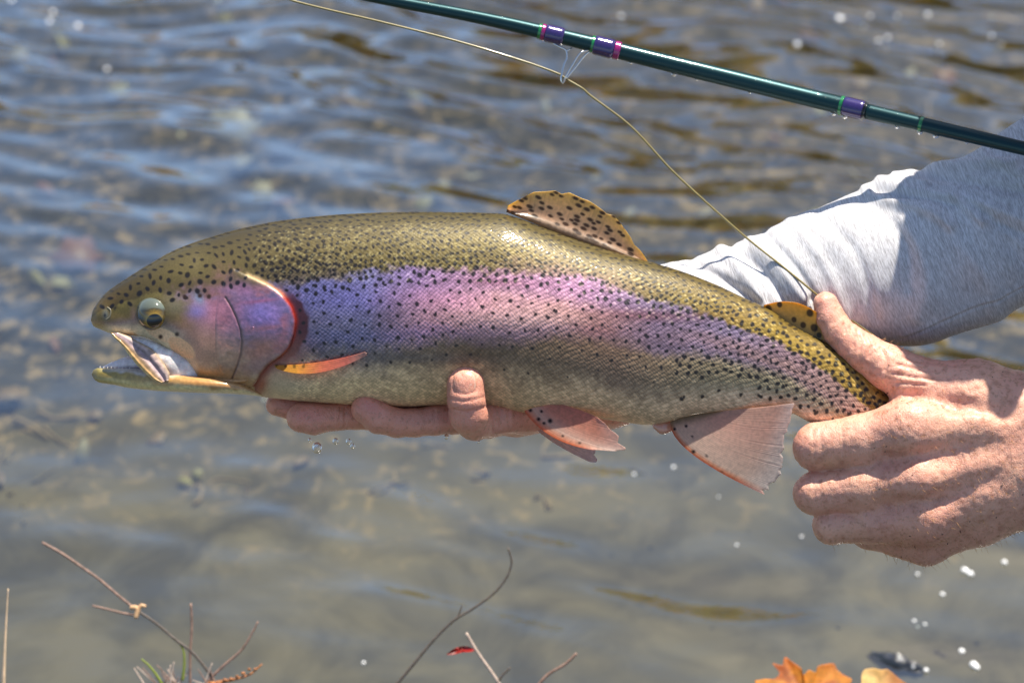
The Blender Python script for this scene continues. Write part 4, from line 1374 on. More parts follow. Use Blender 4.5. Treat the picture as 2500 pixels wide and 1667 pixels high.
cg, n, n2 = skin_col(gv, lin(240, 176, 146))
for (cx, cy, rx, ry, col, al) in [(2015, 750, 40, 60, (240, 160, 140), .6), (2040, 860, 60, 50, (238, 140, 120), .5), (2280, 880, 90, 30, (224, 120, 100), .4), (2220, 1130, 200, 26, (196, 112, 84), .45),
                                  (2150, 1230, 160, 40, (200, 120, 90), .4), (1950, 1080, 26, 60, (226, 136, 116), .5), (1950, 1205, 26, 50, (220, 130, 110), .5), (2260, 1330, 120, 50, (206, 128, 96), .5),
                                  (2030, 1130, 50, 30, (226, 176, 130), .5)]:
    m = (al * np.exp(-(((gv[:, 0] - cx) / rx) ** 2 + ((gv[:, 1] - cy) / ry) ** 2) * (1 + n)))[:, None]
    cg = cg * (1 - m) + lin(*col) * m
rf = np.random.default_rng(66)
fr_i = rf.choice(np.where((gn[:, 2] > .1) & (gv[:, 0] < 2540))[0], 420)
for i_ in fr_i:
    p_ = gv[i_]; sel = (np.abs(gv[:, 0] - p_[0]) < 16) & (np.abs(gv[:, 1] - p_[1]) < 16) & (np.abs(gv[:, 2] - p_[2]) < 30)
    rr_f = rf.uniform(3.5, 8.5)
    m = (rf.uniform(.25, .65) * np.exp(-((gv[sel] - p_) ** 2).sum(1) / rr_f ** 2))[:, None]
    cg[sel] = cg[sel] * (1 - m) + lin(164, 84, 48) * m
cs_, n, n2 = skin_col(sv, lin(234, 152, 122))
for (cx, cy, rx, ry, col, al) in [(745, 1010, 45, 30, (214, 110, 92), .6), (905, 990, 45, 30, (212, 106, 92), .6), (1137, 930, 44, 46, (226, 150, 124), .7), (1140, 1010, 50, 30, (220, 120, 96), .4)]:
    m = (al * np.exp(-(((sv[:, 0] - cx) / rx) ** 2 + ((sv[:, 1] - cy) / ry) ** 2)))[:, None]
    cs_ = cs_ * (1 - m) + lin(*col) * m

# head, neck, chest and arms beyond the frame, coarser
hb = Vol((2350, -900, -700), (4600, 2300, 1100), 26)
HEADC = np.array([2830., -380., 150.])
hb.chain([(*HEADC, 300), (HEADC[0] - 60, HEADC[1] + 130, HEADC[2], 250)], 60)
hb.chain([(HEADC[0] - 240, HEADC[1] + 120, HEADC[2], 40), (HEADC[0] - 320, HEADC[1] + 190, HEADC[2], 45)], 40)
hb.cone((HEADC[0] + 40, HEADC[1] + 60, HEADC[2] + 280), (HEADC[0] + 50, HEADC[1] + 110, HEADC[2] + 290), 50, 34, 20)
hb.cone((HEADC[0] + 40, HEADC[1] + 60, HEADC[2] - 280), (HEADC[0] + 50, HEADC[1] + 110, HEADC[2] - 290), 50, 34, 20)
hb.chain([(HEADC[0] + 140, HEADC[1] + 160, HEADC[2], 190), (3500, 60, 250, 230), (3800, 500, 200, 480), (3900, 1500, 150, 480), (3900, 2200, 100, 500)], 90)
hb.chain([(2700, 1100, 0, 120), (3400, 1250, 60, 160), (3700, 400, 600, 200), (3800, 300, 400, 260)], 60)
hb.chain([(2680, 480, -210, 150), (3300, 100, -200, 190), (3750, 280, 0, 260)], 60)
hv, hq = hb.mesh()
ch_, _, _ = skin_col(hv, lin(220, 150, 122))
fa = Vol((1500, 380, -460), (2700, 1060, 60), 14)
fa.chain([(1600, 925, -170, 100), (1900, 790, -200, 110), (2300, 640, -205, 130), (2680, 480, -210, 140)], 20)
fv, fq = fa.mesh()
cf, _, _ = skin_col(fv, lin(220, 150, 122))
nA_, nB_, nC_ = len(gv), len(gv) + len(sv), len(gv) + len(sv) + len(hv)
allv = np.concatenate([gv, sv, hv, fv]); allq = np.concatenate([gq, sq + nA_, hq + nB_, fq + nC_])
allc = np.concatenate([cg, cs_, ch_, cf])
mesh_obj('body', w3(allv), allq[:, ::-1], None, m_skin, person, col=allc)

# nail of the curled finger
m_nail = simple_mat('fingernail', lin(236, 180, 156), .25, coat=.6, noise=.1, sss=.2)
def nail_z(X_, Y_):
    return 92 + np.sqrt(np.clip(46 ** 2 - (X_ - 1138) ** 2 * .95 - np.clip(937 - Y_, 0, 60) ** 2, 1, None)) - 3.4
shell('fingernail', [(1108, 938), (1110, 916), (1124, 906), (1142, 905), (1156, 912), (1162, 932), (1158, 952), (1136, 958), (1114, 954)], 3.0, m_nail, person, zf=nail_z, drop=1.2, back=4, nr=16, na=60)

# hairs on the wrist and the back of the hand
r = np.random.default_rng(44)
front = np.where((gn[:, 2] > .05) & (gv[:, 0] > 2120) & (gv[:, 0] < 2560))[0]
topm = np.where((gn[:, 1] < -.6) & (gv[:, 0] > 2170) & (gv[:, 0] < 2560) & (gv[:, 1] < 1000))[0]
botm = np.where((gn[:, 1] > .7) & (gv[:, 0] > 2020) & (gv[:, 0] < 2560) & (gv[:, 1] > 1250))[0]
pick = np.concatenate([r.choice(front, 330), r.choice(topm, 210), r.choice(botm, 100)])
hvv, hqq, htt, off = [], [], [], 0
for i in pick:
    p = gv[i]; nn_ = gn[i]
    d = nn_ * .55 + np.array([r.normal(.55, .3), r.normal(.25, .35), r.normal(0, .2)]); d /= np.linalg.norm(d)
    L = r.uniform(10, 24)
    cv = np.array([r.normal(.1, .3), r.normal(.4, .3), 0])
    pts = np.array([p, p + d * L * .5 + cv * L * .05, p + d * L * .9 + cv * L * .25])
    v_, q_, t_2 = tube_arrays(w3(pts), np.array([.42, .34, .12]) * K, 3)
    hvv.append(v_); hqq.append(q_ + off); htt.append(t_2 + off); off += len(v_)
o = mesh_obj('arm_hair', np.concatenate(hvv), np.concatenate(hqq), np.concatenate(htt), simple_mat('hair', lin(190, 140, 90), .4), person)
o['kind'] = 'stuff'
mk = simple_mat('grit', (0.03, 0.02, 0.015), .8)
hvv, hqq, htt, off = [], [], [], 0
for i in r.choice(front, 26):
    p = gv[i] + gn[i] * .6
    a = r.uniform(0, 3.1); d = np.array([math.cos(a), math.sin(a), -gn[i][2] * .1]) * r.uniform(2, 7)
    v_, q_, t_2 = tube_arrays(w3(np.array([p, p + d * .5 + gn[i] * .5, p + d])), np.array([.9, 1, .5]) * K, 4)
    hvv.append(v_); hqq.append(q_ + off); htt.append(t_2 + off); off += len(v_)
o = mesh_obj('grit_on_skin', np.concatenate(hvv), np.concatenate(hqq), np.concatenate(htt), mk, person)
o['kind'] = 'stuff'

# sleeve
m_shirt, nt, b = new_mat('heather_jersey')
b.inputs['Roughness'].default_value = .85; b.inputs['Specular IOR Level'].default_value = .2
b.inputs['Sheen Weight'].default_value = .25
at = nd(nt, 'ShaderNodeAttribute', attribute_name='fuv')
mp = nd(nt, 'ShaderNodeMapping'); mp.inputs['Scale'].default_value = (1, 1, 1)
nt.links.new(at.outputs['Vector'], mp.inputs[0])
n1 = nd(nt, 'ShaderNodeTexNoise'); n1.inputs['Scale'].default_value = 1; n1.inputs['Detail'].default_value = 4; n1.inputs['Roughness'].default_value = .7
nt.links.new(mp.outputs[0], n1.inputs['Vector'])
cr = nd(nt, 'ShaderNodeValToRGB')
cr.color_ramp.elements[0].position = .38; cr.color_ramp.elements[0].color = (*lin(170, 167, 168), 1)
cr.color_ramp.elements[1].position = .62; cr.color_ramp.elements[1].color = (*lin(226, 225, 228), 1)
nt.links.new(n1.outputs[0], cr.inputs[0])
nt.links.new(cr.outputs[0], b.inputs['Base Color'])
bp = nd(nt, 'ShaderNodeBump'); bp.inputs['Distance'].default_value = .0003; bp.inputs['Strength'].default_value = .6
nt.links.new(n1.outputs[0], bp.inputs['Height']); nt.links.new(bp.outputs[0], b.inputs['Normal'])

sT = [(1470, 700), (1540, 668), (1611, 646), (1680, 632), (1726, 617), (1784, 596), (1830, 586), (1925, 541), (2020, 500), (2109, 464), (2197, 437), (2289, 405), (2385, 358), (2440, 322), (2500, 284), (2600, 214), (2760, 120), (3200, -120)]
sB = [(1560, 1010), (1620, 985), (1680, 960), (1740, 940), (1790, 925), (1850, 905), (1900, 890), (1990, 872), (2080, 860), (2170, 850), (2250, 838), (2340, 812), (2440, 780), (2490, 757), (2545, 735), (2640, 690), (2800, 600), (3300, 420)]
ns_, nt_ = 620, 330
Tt = spline(sT, ns_); Bb = spline(sB, ns_)
aa = np.concatenate([np.linspace(0, math.pi, 270), np.linspace(math.pi, 2 * math.pi, 62)[1:-1]])
hw = np.interp(Tt[:, 0], [1470, 1700, 2100, 2500, 3300], [120, 150, 185, 200, 230])
zc = np.interp(Tt[:, 0], [1470, 1700, 2100, 2500, 3300], [-180, -200, -215, -215, -200])
mid = (Tt + Bb) / 2; hv2 = (Bb - Tt) / 2
ca = -np.cos(aa)[None]
SX = mid[:, :1] + hv2[:, :1] * ca; SY = mid[:, 1:2] + hv2[:, 1:2] * ca
SZ = zc[:, None] + hw[:, None] * np.sign(np.sin(aa)) * np.abs(np.sin(aa))[None] ** .85
P = np.stack([SX, SY, SZ], -1)
Nn = np.cross(np.gradient(P, axis=0), np.gradient(P, axis=1)); Nn /= np.linalg.norm(Nn, axis=-1, keepdims=True) + 1e-9
cen = np.stack([mid[:, 0], mid[:, 1], zc], -1)[:, None]
sg = np.sign((Nn * (P - cen)).sum(-1, keepdims=True)); sg[sg == 0] = 1
Nn = Nn * sg


def ridge(pts, amp, wd):
    d = poly_dist(SX, SY, spline(pts, 24))
    L = np.array(pts, float)
    return amp * np.exp(-(d / wd) ** 2)


NZS = noise2(1300, 2600, 130, 61, 2, 1.0)
D = np.zeros_like(SX)
for pts, amp, wd in [
        ([(2150, 452), (2240, 470), (2340, 492), (2400, 540)], 9, 12), ([(2110, 466), (2200, 447), (2262, 448)], 8, 9), ([(2130, 480), (2210, 500), (2290, 530), (2320, 552)], 10, 14),
        ([(2190, 440), (2300, 408), (2390, 396), (2480, 396)], 12, 12), ([(2250, 425), (2380, 445), (2500, 470), (2620, 500)], -9, 14), ([(2140, 474), (2250, 482), (2330, 500)], -8, 9),
        ([(2350, 490), (2430, 540), (2520, 585)], -8, 12), ([(2330, 480), (2430, 510), (2560, 560)], 8, 14), ([(2400, 372), (2440, 400), (2520, 430)], 7, 12),
        ([(2210, 540), (2250, 620), (2262, 700), (2240, 770)], 7, 22), ([(2180, 540), (2215, 610), (2222, 700)], -5, 16),
        ([(1785, 600), (1840, 640), (1905, 720), (1950, 800)], -8, 12), ([(1760, 612), (1800, 650), (1850, 720), (1880, 780)], 6, 14), ([(1830, 590), (1890, 640), (1960, 730), (2000, 800)], 6, 14),
        ([(1870, 575), (1940, 650), (2010, 760)], -5, 11), ([(1930, 545), (2010, 640), (2070, 780)], 4, 14), ([(2000, 520), (2090, 620), (2140, 780)], -3.5, 14),
        ([(1690, 640), (1750, 670), (1850, 740)], -8, 11), ([(1640, 655), (1700, 680), (1790, 730)], 6, 12), ([(1700, 690), (1780, 740), (1840, 760)], 6, 9), ([(1960, 760), (1985, 730), (2000, 800)], -6, 9),
        ([(2200, 830), (2330, 770), (2500, 703), (2640, 640)], -3.4, 4), ([(2205, 822), (2335, 762), (2505, 695)], 2, 8), ([(2350, 600), (2420, 690), (2440, 760)], 5, 24), ([(2430, 560), (2500, 640)], -6, 18)]:
    D += ridge(pts, amp, wd)
D += (sample(NZS, np.abs(SX - 200) % 2500, np.clip(SY, 0, 1290)) - .5) * 18
D *= 1.35
P = P + Nn * D[..., None]
# fibre direction: fine streaks across the arm
su = (SX * .94 - SY * .36); svv = (SX * .36 + SY * .94)
uvs = np.stack([su / 2.2, svv / 20.0, SZ / 60.0], -1)
v = np.concatenate([P.reshape(-1, 3)])
sleeve = mesh_obj('sleeve', w3(v), grid_quads(ns_, len(aa), True), None, m_shirt, person, uv=uvs.reshape(-1, 3))
# shirt body and the other sleeve, beyond the frame
sh = Vol((2650, -300, -700), (4700, 2400, 1150), 26)
sh.chain([(3420, 60, 240, 260), (3800, 500, 200, 540), (3900, 1500, 150, 540), (3900, 2300, 100, 560)], 90)
sh.chain([(3150, 1215, 40, 175), (3400, 1270, 60, 200), (3700, 400, 600, 250), (3800, 300, 400, 320)], 60)
sh.chain([(3200, 150, -200, 225), (3750, 280, 0, 320)], 60)
shv, shq = sh.mesh()
uu = np.stack([(shv[:, 0] * .94 - shv[:, 1] * .36) / 5.5, (shv[:, 0] * .36 + shv[:, 1] * .94) / 60, shv[:, 2] / 60], -1)
mesh_obj('shirt', w3(shv), shq[:, ::-1], None, m_shirt, person, uv=uu)
# cap on the head
cp = Vol((2400, -900, -200), (3400, 0, 800), 16)
cp.cone(HEADC + [0, -40, 0], HEADC + [10, -20, 0], 325, 325, 0)
cp.f = np.maximum(cp.f, cp.ax[1][None, :, None] - (HEADC[1] - 60) + 0 * cp.f)
cp.chain([(HEADC[0] - 200, HEADC[1] - 70, HEADC[2] - 120, 26), (HEADC[0] - 340, HEADC[1] - 30, HEADC[2], 24), (HEADC[0] - 200, HEADC[1] - 70, HEADC[2] + 120, 26), (HEADC[0] - 320, HEADC[1] - 40, HEADC[2], 50)], 20)
cv_, cq_ = cp.mesh()
mesh_obj('cap', w3(cv_), cq_[:, ::-1], None, simple_mat('cap_cloth', (0.12, 0.13, 0.10), .9, noise=.2, scale=100), person)
# ------------------------------------------------------------------ fly rod
rod = empty('fishing_rod', w3(np.array([[1600., 147., -130.]]))[0])
tag(rod, 'dark teal fly rod with purple thread wraps slanting across the top', 'fishing rod')
RZ = -130.0
RC = [(760, -36), (953, 2), (1200, 50), (1400, 97), (1600, 147), (1800, 196), (2000, 245), (2250, 304), (2500, 363), (3000, 482)]
def rod_pt(x):
    return np.array([x, float(pchip(*np.array(RC, float).T, [x])[0]), float(np.interp(x, [1500, 2000, 2500, 3000], [RZ, RZ + 10, RZ + 170, RZ + 330]))])
m_rod, nt, b = new_mat('rod_blank')
b.inputs['Base Color'].default_value = (0.004, 0.034, 0.040, 1); b.inputs['Roughness'].default_value = .38; b.inputs['Metallic'].default_value = .6
b.inputs['Coat Weight'].default_value = .2; b.inputs['Coat Roughness'].default_value = .1
tc = nd(nt, 'ShaderNodeTexCoord'); vz = nd(nt, 'ShaderNodeTexVoronoi'); vz.inputs['Scale'].default_value = 420
nt.links.new(tc.outputs['Object'], vz.inputs['Vector'])
mr = nd(nt, 'ShaderNodeMapRange'); mr.inputs[1].default_value = .12; mr.inputs[2].default_value = .3; mr.inputs[3].default_value = 1; mr.inputs[4].default_value = 0
nt.links.new(vz.outputs['Distance'], mr.inputs[0])
bp = nd(nt, 'ShaderNodeBump'); bp.inputs['Distance'].default_value = .00025; bp.inputs['Strength'].default_value = .5
nt.links.new(mr.outputs[0], bp.inputs['Height']); nt.links.new(bp.outputs[0], b.inputs['Coat Normal'])
def rod_seg(name, x0, x1, radf, mat, n=40, sides=32, parent=None):
    xs_ = np.linspace(x0, x1, n)
    pts = np.array([rod_pt(x) for x in xs_]); rad = np.array([radf(x) for x in xs_])
    return tube(name, pts, rad, mat, parent or rod, sides=sides, sp=False)
rr_ = lambda x: float(np.interp(x, [760, 953, 1200, 1450, 1700, 2080, 2110, 2112, 2500, 3000], [13.5, 14.2, 16.2, 20.2, 22, 22.3, 22.3, 18.8, 16.6, 18]))
rod_seg('blank', 760, 2112, rr_, m_rod, 120)
rod_seg('blank', 2110, 3000, lambda x: float(np.interp(x, [2110, 2500, 3000], [19, 16.8, 18])), m_rod, 60)
def wrapm(nm, c): return simple_mat(nm, lin(*c), .18, coat=1, noise=.25, scale=900, bump=.00005, metal=.2)
m_pur, m_mag, m_grn, m_dk = wrapm('purple_thread', (56, 42, 104)), wrapm('magenta_thread', (160, 30, 112)), wrapm('green_thread', (30, 130, 70)), wrapm('dark_ring', (14, 18, 18))
def bump_w(x0, x1, h): return lambda x: rr_(x) + h * min(1, 8 * max(.0, (x - x0) / (x1 - x0)) + .35, 5 * max(0, (x1 - x) / (x1 - x0)) + .35)
for nm, x0, x1, m, h in [('thread_wrap', 1314, 1322, m_grn, 2), ('thread_wrap', 1321.5, 1331, m_mag, 3), ('thread_wrap', 1330.5, 1376, m_pur, 4), ('thread_wrap', 1443, 1450, m_grn, 2), ('thread_wrap', 1449.5, 1499, m_pur, 4.5),
                         ('thread_wrap', 1498.5, 1514, m_mag, 3), ('thread_wrap', 2051, 2059, m_grn, 2.5), ('thread_wrap', 2058.5, 2109, m_pur, 2.5), ('ferrule_ring', 2108.5, 2116, m_dk, 2.6), ('thread_wrap', 2245, 2253, m_grn, 0)]:
    hh_ = bump_w(x0, x1, h) if nm != 'thread_wrap' or x0 < 2200 else (lambda x: 19.6)
    rod_seg(nm, x0, x1, hh_, m, 16)
m_steel = simple_mat('guide_wire', (.75, .75, .74), .12, metal=1.0, noise=.05)
gd = tube('line_guide', [(1345, 104, -130), (1368, 116, -126), (1382, 124, -124), (1384, 142, -122), (1377, 158, -120), (1371, 184, -118), (1370, 198, -120), (1374, 203, -124), (1379, 196, -128), (1384, 190, -130), (1404, 166, -132), (1428, 136, -132), (1446, 124, -130), (1470, 128, -130)], 2.4, m_steel, rod, sides=12, n=120)
tube('line_guide', [(1384, 125, -124), (1396, 118, -128)], 2.0, m_steel, rod, sides=8, sp=False)
tube('line_guide', [(1377, 199, -122), (1382, 186, -114), (1398, 158, -112), (1417, 130, -114), (1440, 122, -126)], 2.2, m_steel, rod, sides=12, n=60)
# drops hanging under the rod and beading on it
m_drop, nt, b = new_mat('water_drop')
b.inputs['Base Color'].default_value = (1, 1, 1, 1); b.inputs['Transmission Weight'].default_value = 1; b.inputs['Roughness'].default_value = 0.0; b.inputs['IOR'].default_value = 1.33
def ball(name, c, r_, mat, parent=None, sq=1.0, nu=18, nv=22, local=True, loc=None):
    ph = np.linspace(0, math.pi, nu); la = np.linspace(0, 2 * math.pi, nv, endpoint=False)
    A_, B_ = np.meshgrid(ph, la, indexing='ij')
    d = np.stack([np.sin(A_) * np.cos(B_), np.cos(A_) * sq, np.sin(A_) * np.sin(B_)], -1).reshape(-1, 3)
    if local: v_ = w3(np.array(c, float) + d * r_)
    else: v_ = np.array(c, float) + np.stack([d[:, 0], d[:, 2], d[:, 1]], -1) * r_
    return mesh_obj(name, v_, grid_quads(nu, nv, True), None, mat, parent, loc=loc)
for x, k in [(1540, 5), (1645, 7), (1700, 4), (1830, 4), (2035, 7), (2062, 8), (2190, 6), (2246, 7), (2285, 8), (2360, 4), (2420, 4)]:
    p = rod_pt(x)
    ball('water_bead', (x, p[1] + rr_(x) * 1.02 + k * .25, p[2]), k, m_drop, rod, .8)

# ------------------------------------------------------------------ fly line
m_line = simple_mat('line_coating', lin(140, 126, 76), .3, coat=.5, noise=.15, scale=800)
L = [(640, -24), (707, 0), (800, 24), (918, 51), (1108, 99), (1278, 150), (1366, 182), (1380, 192), (1424, 218), (1438, 231), (1540, 309), (1642, 418), (1764, 530), (1830, 587), (1910, 650), (1990, 716), (2030, 748), (2080, 783), (2136, 822), (2200, 870)]
zl = np.interp([p[0] for p in L], [640, 1366, 1830, 1980, 2030, 2200], [-120, -124, -70, -26, -50, -80])
ln = tube('fishing_line', [(x, y, z) for (x, y), z in zip(L, zl)], 2.7, m_line, None, sides=12, n=220, loc=w3(np.array([[1640., 418., 30.]]))[0])
tag(ln, 'thin olive gold fly line running through the rod guide down behind the thumb', 'fishing line')

# ------------------------------------------------------------------ falling drops under the fingers
for (x, y, z, r_, lb) in [(756, 1074, 20, 4.5, 'tiny clear water drop just above the biggest falling drop'), (774, 1093, 20, 12.5, 'largest clear water drop falling below the fingertip'),
                          (819, 1077, -60, 7.5, 'small clear water drop falling right of the biggest drop'), (851, 1078, -80, 7, 'upper clear water drop of the pair under the middle finger'),
                          (861, 1089, -80, 6.5, 'lower clear water drop of the pair under the middle finger'), (1168, 1078, 40, 4, 'clear water drop hanging under the curled finger'),
                          (1090, 1066, 0, 6, 'flat clear water drop clinging below the palm')]:
    o = ball('water_drop', (x, y, z), r_, m_drop, None, 1.15, 24, 32, loc=w3(np.array([[x, y, z]], float))[0])
    tag(o, lb, 'water drop', 'water drops under the hand')

# ------------------------------------------------------------------ foam dots: white balls added to stand in for sun glints
m_glint = simple_mat('glint', (.95, .95, .95), .35, coat=.3, noise=.05)
FB = [(129, 31, 1), (121, 53, 1), (190, 64, 1.1), (261, 170, .9), (530, 3, 1.5), (28, 2, 1), (1516, 41, .9), (1946, 109, 1.15), (2050, 48, 1.7), (2108, 65, .9), (2125, 40, .7), (2190, 40, .7), (2145, 101, .9), (2167, 93, .9),
      (2265, 37, 1.1), (2293, 109, .8), (2421, 89, .8), (2445, 109, .6), (2421, 44, .6), (1644, 1140, .8), (1548, 1157, .7), (1754, 1213, .5), (1799, 1330, .6), (1957, 1309, .6), (2110, 1332, .8), (2452, 1372, 1.1),
      (2355, 1392, 1.4), (2369, 1400, 1.3), (2240, 1401, .7), (2301, 1450, .9), (2232, 1515, .7), (2258, 1524, .7), (2348, 1589, 1.2), (2377, 1622, 1.5), (2384, 1628, 1.2), (2230, 1626, .9), (2261, 1635, .9), (888, 1617, .7), (1885, 1104, .6),
      (2240, 1530, .6), (645, 975, .8)]
for i, (px, py, k) in enumerate(FB):
    p = on_level(px, py, 0.0)
    rr2 = (0.0032 if py < 300 else 0.0022) * k
    o = ball('glint_dot', (p[0], p[1], 0.0), rr2, m_glint, None, .8, 10, 14, local=False, loc=(p[0], p[1], 0.0))
    side = place(px, py); big = 'large' if k >= 1.25 else 'tiny' if k < .85 else 'small'
    tag(o, '%s round white foam dot standing in for sun sparkle %s' % (big, side), 'bubble', '%s glint dots %s' % (big, side))  # no real bubbles: dots added to stand in for sun glints

# ------------------------------------------------------------------ twigs and grass of the near edge
m_tw = simple_mat('twig_bark', lin(140, 112, 98), .6, noise=.45, scale=260)
m_tw2 = simple_mat('dark_twig_bark', lin(92, 82, 74), .6, noise=.4, scale=260)
m_pale = simple_mat('pale_twig_bark', lin(198, 176, 160), .6, noise=.3, scale=260)
m_straw = simple_mat('straw', lin(236, 206, 170), .5, noise=.2, scale=200, trans=.2)
m_green = simple_mat('green_blade', lin(150, 164, 70), .5, noise=.2, scale=200, trans=.3)
def twig(name, pts, r0, r1, mat, label, cat, z0=-740, group=None):
    P_ = [(x, y, z0 + (p_[2] if len(p_) > 2 else 0)) for p_ in pts for x, y in [p_[:2]]]
    k = 1 - z0 * K / D0                     # a longer reach at that distance
    o = tube(name, P_, np.linspace(r0, r1, len(P_)) * k * .82, mat, None, sides=8, n=len(P_) * 8, loc=w3(np.array([P_[0]], float))[0])
    tag(o, label, cat, group); return o
t1 = empty('twig', w3(np.array([[330., 1490., -760.]]))[0])
tag(t1, 'long thin brown twig slanting from lower left with a pale bud scar', 'twig')
kk = 1.15
def part_tube(nm, pts, r0, r1, mat, par, z0=-740):
    P_ = [(x, y, z0) for x, y in pts]
    return tube(nm, P_, np.linspace(r0, r1, len(P_)) * kk * .82, mat, par, sides=8, n=len(P_) * 8)
part_tube('stem', [(103, 1324), (150, 1350), (200, 1384), (240, 1412), (290, 1454), (325, 1482)], 4.5, 4, m_tw, t1)
part_tube('stem', [(325, 1482), (342, 1494), (380, 1520), (430, 1562), (470, 1592), (520, 1655), (560, 1720)], 4, 4.6, m_tw2, t1)
part_tube('side_shoot', [(226, 1478), (260, 1486), (300, 1496), (326, 1500)], 3.4, 4, m_tw, t1)
part_tube('bud', [(318, 1482), (334, 1484), (332, 1506), (344, 1478), (356, 1480)], 8, 5, simple_mat('bud_scale', lin(220, 176, 130), .5, noise=.3), t1)
twig('twig', [(466, 1472), (468, 1530), (464, 1600), (465, 1720)], 3.6, 4.6, m_tw, 'upright reddish twig standing among the stems at lower left', 'twig')
twig('twig', [(630, 1516), (618, 1540), (590, 1585), (545, 1625), (505, 1665), (480, 1700)], 2.4, 5.2, m_tw, 'pale spotted twig leaning right with a shining drop near its tip', 'twig')
twig('twig', [(1240, 1336), (1249, 1372), (1236, 1410), (1205, 1448), (1150, 1488), (1110, 1512), (1060, 1560), (1010, 1620), (960, 1680), (930, 1720)], 2.8, 5.2, m_tw2, 'long dark curved twig arching up from the bottom edge at centre', 'twig')
twig('twig', [(1114, 1512), (1124, 1490), (1128, 1476)], 3, 1.8, m_tw2, 'short dark spur at the fork of the long curved twig', 'twig')
twig('twig', [(1138, 1544), (1165, 1590), (1200, 1640), (1240, 1700)], 4.2, 4.8, m_pale, 'straight pale pinkish twig beside the small red leaf', 'twig')
twig('twig', [(1408, 1594), (1380, 1620), (1335, 1648), (1300, 1690)], 4.4, 5, m_tw, 'short knobbly twig at the bottom right of the curved one', 'twig')
twig('twig', [(1246, 1628), (1225, 1650), (1200, 1690)], 3, 4, m_tw2, 'short dark twig stub behind the pale pinkish twig', 'twig')
twig('grass_blade', [(20, 1436), (16, 1500), (12, 1580), (9, 1667), (8, 1740)], 1.4, 6.5, m_straw, 'bright straw coloured grass blade at the far lower left edge', 'grass blade', -560)
twig('grass_blade', [(345, 1607), (365, 1625), (388, 1656), (410, 1700)], 2, 5, m_green, 'left one of two short green grass blades at the bottom', 'grass blade')
twig('grass_blade', [(434, 1563), (447, 1585), (450, 1615), (446, 1660)], 2, 4.5, m_green, 'right one of two short green grass blades at the bottom', 'grass blade')
# dry tuft and brown seed head
r = np.random.default_rng(8)
tf = empty('dry_tuft', w3(np.array([[440., 1720., -740.]]))[0])
tag(tf, 'dry brown tuft of fine stems at the bottom edge beside the green blades', 'tuft')
for i in range(20):
    x0 = r.uniform(380, 560); a = r.normal(-.5, .5)
    part_tube('stem', [(x0, 1720), (x0 + a * 40, 1680), (x0 + a * 90, r.uniform(1610, 1660))], 4, 1.5, m_tw if i % 2 else m_pale, tf, -745 + r.normal(0, 30))
sh_ = empty('seed_head', w3(np.array([[560., 1660., -740.]]))[0])
tag(sh_, 'orange brown knobbly seed head lying at the bottom edge', 'seed head')
m_seed = simple_mat('seed', lin(176, 112, 66), .6, noise=.5)
part_tube('stem', [(500, 1668), (560, 1660), (610, 1645), (640, 1620)], 6, 2, m_seed, sh_)
for i in range(9):
    t = i / 8
    ball('seed', (505 + 118 * t, 1664 - 34 * t ** 2 + r.normal(0, 4), -735), (8 - 4 * t) * r.uniform(.5, 1.1) * kk, m_seed, sh_, .8, 10, 12)


def outline_leaf(name, pts, center, z0, mat, label, cat, colf, thick=3.0, bend=0.0, sub=40):
    pl = spline(np.array(pts + [pts[0]], float), len(pts) * 6)[:-1] if sub else np.array(pts, float)
    rho = np.linspace(0, 1, 26)[1:]
    c = np.array(center, float)
    X_ = c[0] + (pl[:, 0] - c[0])[None] * rho[:, None]; Y_ = c[1] + (pl[:, 1] - c[1])[None] * rho[:, None]
    ang_ = np.arctan2(pl[:, 1] - c[1], pl[:, 0] - c[0])[None]
    Z_ = z0 - (c[1] - Y_) * .9 + bend * rho[:, None] ** 2 * 60 + 6 * np.sin(ang_ * 4 + rho[:, None]) * rho[:, None] + 1.5 * np.sin(X_ * .05) * np.sin(Y_ * .06)
    F = np.concatenate([np.stack([X_, Y_, Z_], -1).reshape(-1, 3), [[c[0], c[1], z0]]]); Bk_ = F - [0, 0, thick]
    m = len(pl); n = len(rho); N_ = n * m + 1
    q1 = grid_quads(n, m, True); j = np.arange(m); j2 = (j + 1) % m
    t1_ = np.stack([np.full(m, n * m), j2, j], 1)
    q = np.concatenate([q1, q1[:, ::-1] + N_, np.stack([(n - 1) * m + j, (n - 1) * m + j2, (n - 1) * m + j2 + N_, (n - 1) * m + j + N_], 1)])
    t = np.concatenate([t1_, t1_[:, ::-1] + N_])
    v_ = np.concatenate([F, Bk_])
    o = mesh_obj(name, w3(v_), q, t, mat, None, col=colf(v_[:, 0], v_[:, 1]), loc=w3(np.array([[c[0], c[1], z0]], float))[0])
    tag(o, label, cat); return o


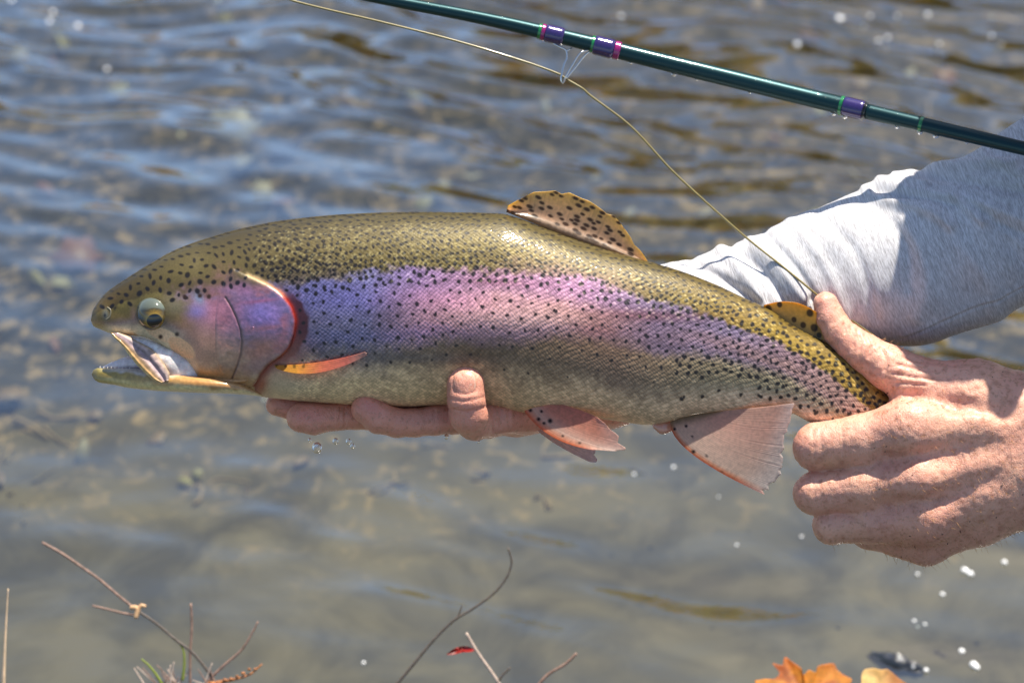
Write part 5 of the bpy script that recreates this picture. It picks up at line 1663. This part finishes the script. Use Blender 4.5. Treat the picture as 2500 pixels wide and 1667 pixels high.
m_leaf = simple_mat('autumn_leaf', (0, 0, 0), .6, attr=True, coat=.0, noise=.3, scale=180, trans=.5, bump=.0003)
def maple_col(x, y):
    n = sample(NZ1, np.abs(x), np.clip(y - 500, 0, 1290)); n2 = sample(NZ2, np.abs(x), np.clip(y - 500, 0, 1290))
    c = lin(226, 150, 50)[None] * (0.8 + .4 * n2)[:, None]
    e = sstep(1645, 1605, y)[:, None] * .6
    c = c * (1 - e) + lin(206, 96, 50) * e
    m = sstep(.52, .66, n)[:, None] * .7
    return c * (1 - m) + lin(170, 70, 36) * m
outline_leaf('maple_leaf', [(1843, 1660), (1866, 1656), (1893, 1655), (1903, 1640), (1886, 1618), (1910, 1622), (1916, 1603), (1936, 1616), (1956, 1630), (1962, 1646), (1975, 1634), (1992, 1640), (1996, 1626), (2014, 1620), (2036, 1619), (2044, 1634), (2060, 1646), (2080, 1658), (2068, 1680),
                            (2085, 1700), (2060, 1730), (2020, 1790), (1950, 1830), (1880, 1800), (1860, 1750), (1880, 1720), (1850, 1690)], (1970, 1720), -840, m_leaf, 'orange maple leaf with jagged wet edge at the bottom right', 'leaf', maple_col, bend=.3)
def leaf2_col(x, y):
    n = sample(NZ2, np.abs(x), np.clip(y - 500, 0, 1290))
    c = lin(236, 200, 130)[None] * (0.85 + .3 * n)[:, None]
    e = (sstep(2140, 2190, x) * .8)[:, None]
    return c * (1 - e) + lin(200, 120, 60) * e
outline_leaf('maple_leaf', [(2104, 1680), (2103, 1650), (2110, 1634), (2132, 1630), (2150, 1634), (2165, 1632), (2180, 1642), (2196, 1656), (2215, 1670), (2220, 1700), (2190, 1750), (2140, 1760), (2110, 1720)], (2155, 1700), -840, m_leaf,
             'cream and brown leaf tip just right of the orange maple leaf', 'leaf', leaf2_col, bend=.2)
outline_leaf('small_leaf', [(1089, 1597), (1106, 1584), (1126, 1577), (1146, 1578), (1158, 1586), (1150, 1590), (1126, 1592), (1106, 1597)], (1124, 1586), -745, simple_mat('red_leaf', (0, 0, 0), .4, attr=True, noise=.3, trans=.2),
             'small dark red leaf touching the pale pinkish twig', 'leaf', lambda x, y: np.repeat(lin(150, 24, 14)[None], len(x), 0), bend=.1)
# wet stone breaking the surface at lower right
def rock(name, px, py, sx_, sy_, sz_, rot, mat, label, seed):
    p = on_level(px, py, 0); rr3 = np.random.default_rng(seed)
    nu, nv = 22, 30
    A_, B_ = np.meshgrid(np.linspace(0, math.pi, nu), np.linspace(0, 2 * math.pi, nv, endpoint=False), indexing='ij')
    d = np.stack([np.sin(A_) * np.cos(B_), np.sin(A_) * np.sin(B_), np.cos(A_)], -1)
    w_ = 1 + .12 * np.sin(d[..., 0] * 4 + seed) * np.cos(d[..., 1] * 5) + .06 * np.sin(d[..., 0] * 11 + d[..., 2] * 9)
    v_ = d * w_[..., None] * [sx_, sy_, sz_]
    ca, sa = math.cos(rot), math.sin(rot)
    v_ = np.stack([v_[..., 0] * ca - v_[..., 1] * sa, v_[..., 0] * sa + v_[..., 1] * ca, v_[..., 2]], -1).reshape(-1, 3) + [p[0], p[1], -sz_ * .6]
    o = mesh_obj(name, v_, grid_quads(nu, nv, True)[:, ::-1], None, mat, None, loc=(p[0], p[1], 0)); tag(o, label, 'stone'); return o
rock('stone', 2190, 1610, .022, .007, .009, -.45, simple_mat('wet_slate', (.035, .038, .045), .15, coat=1, noise=.4, scale=60), 'dark wet narrow stone breaking the surface at the lower right', 5)
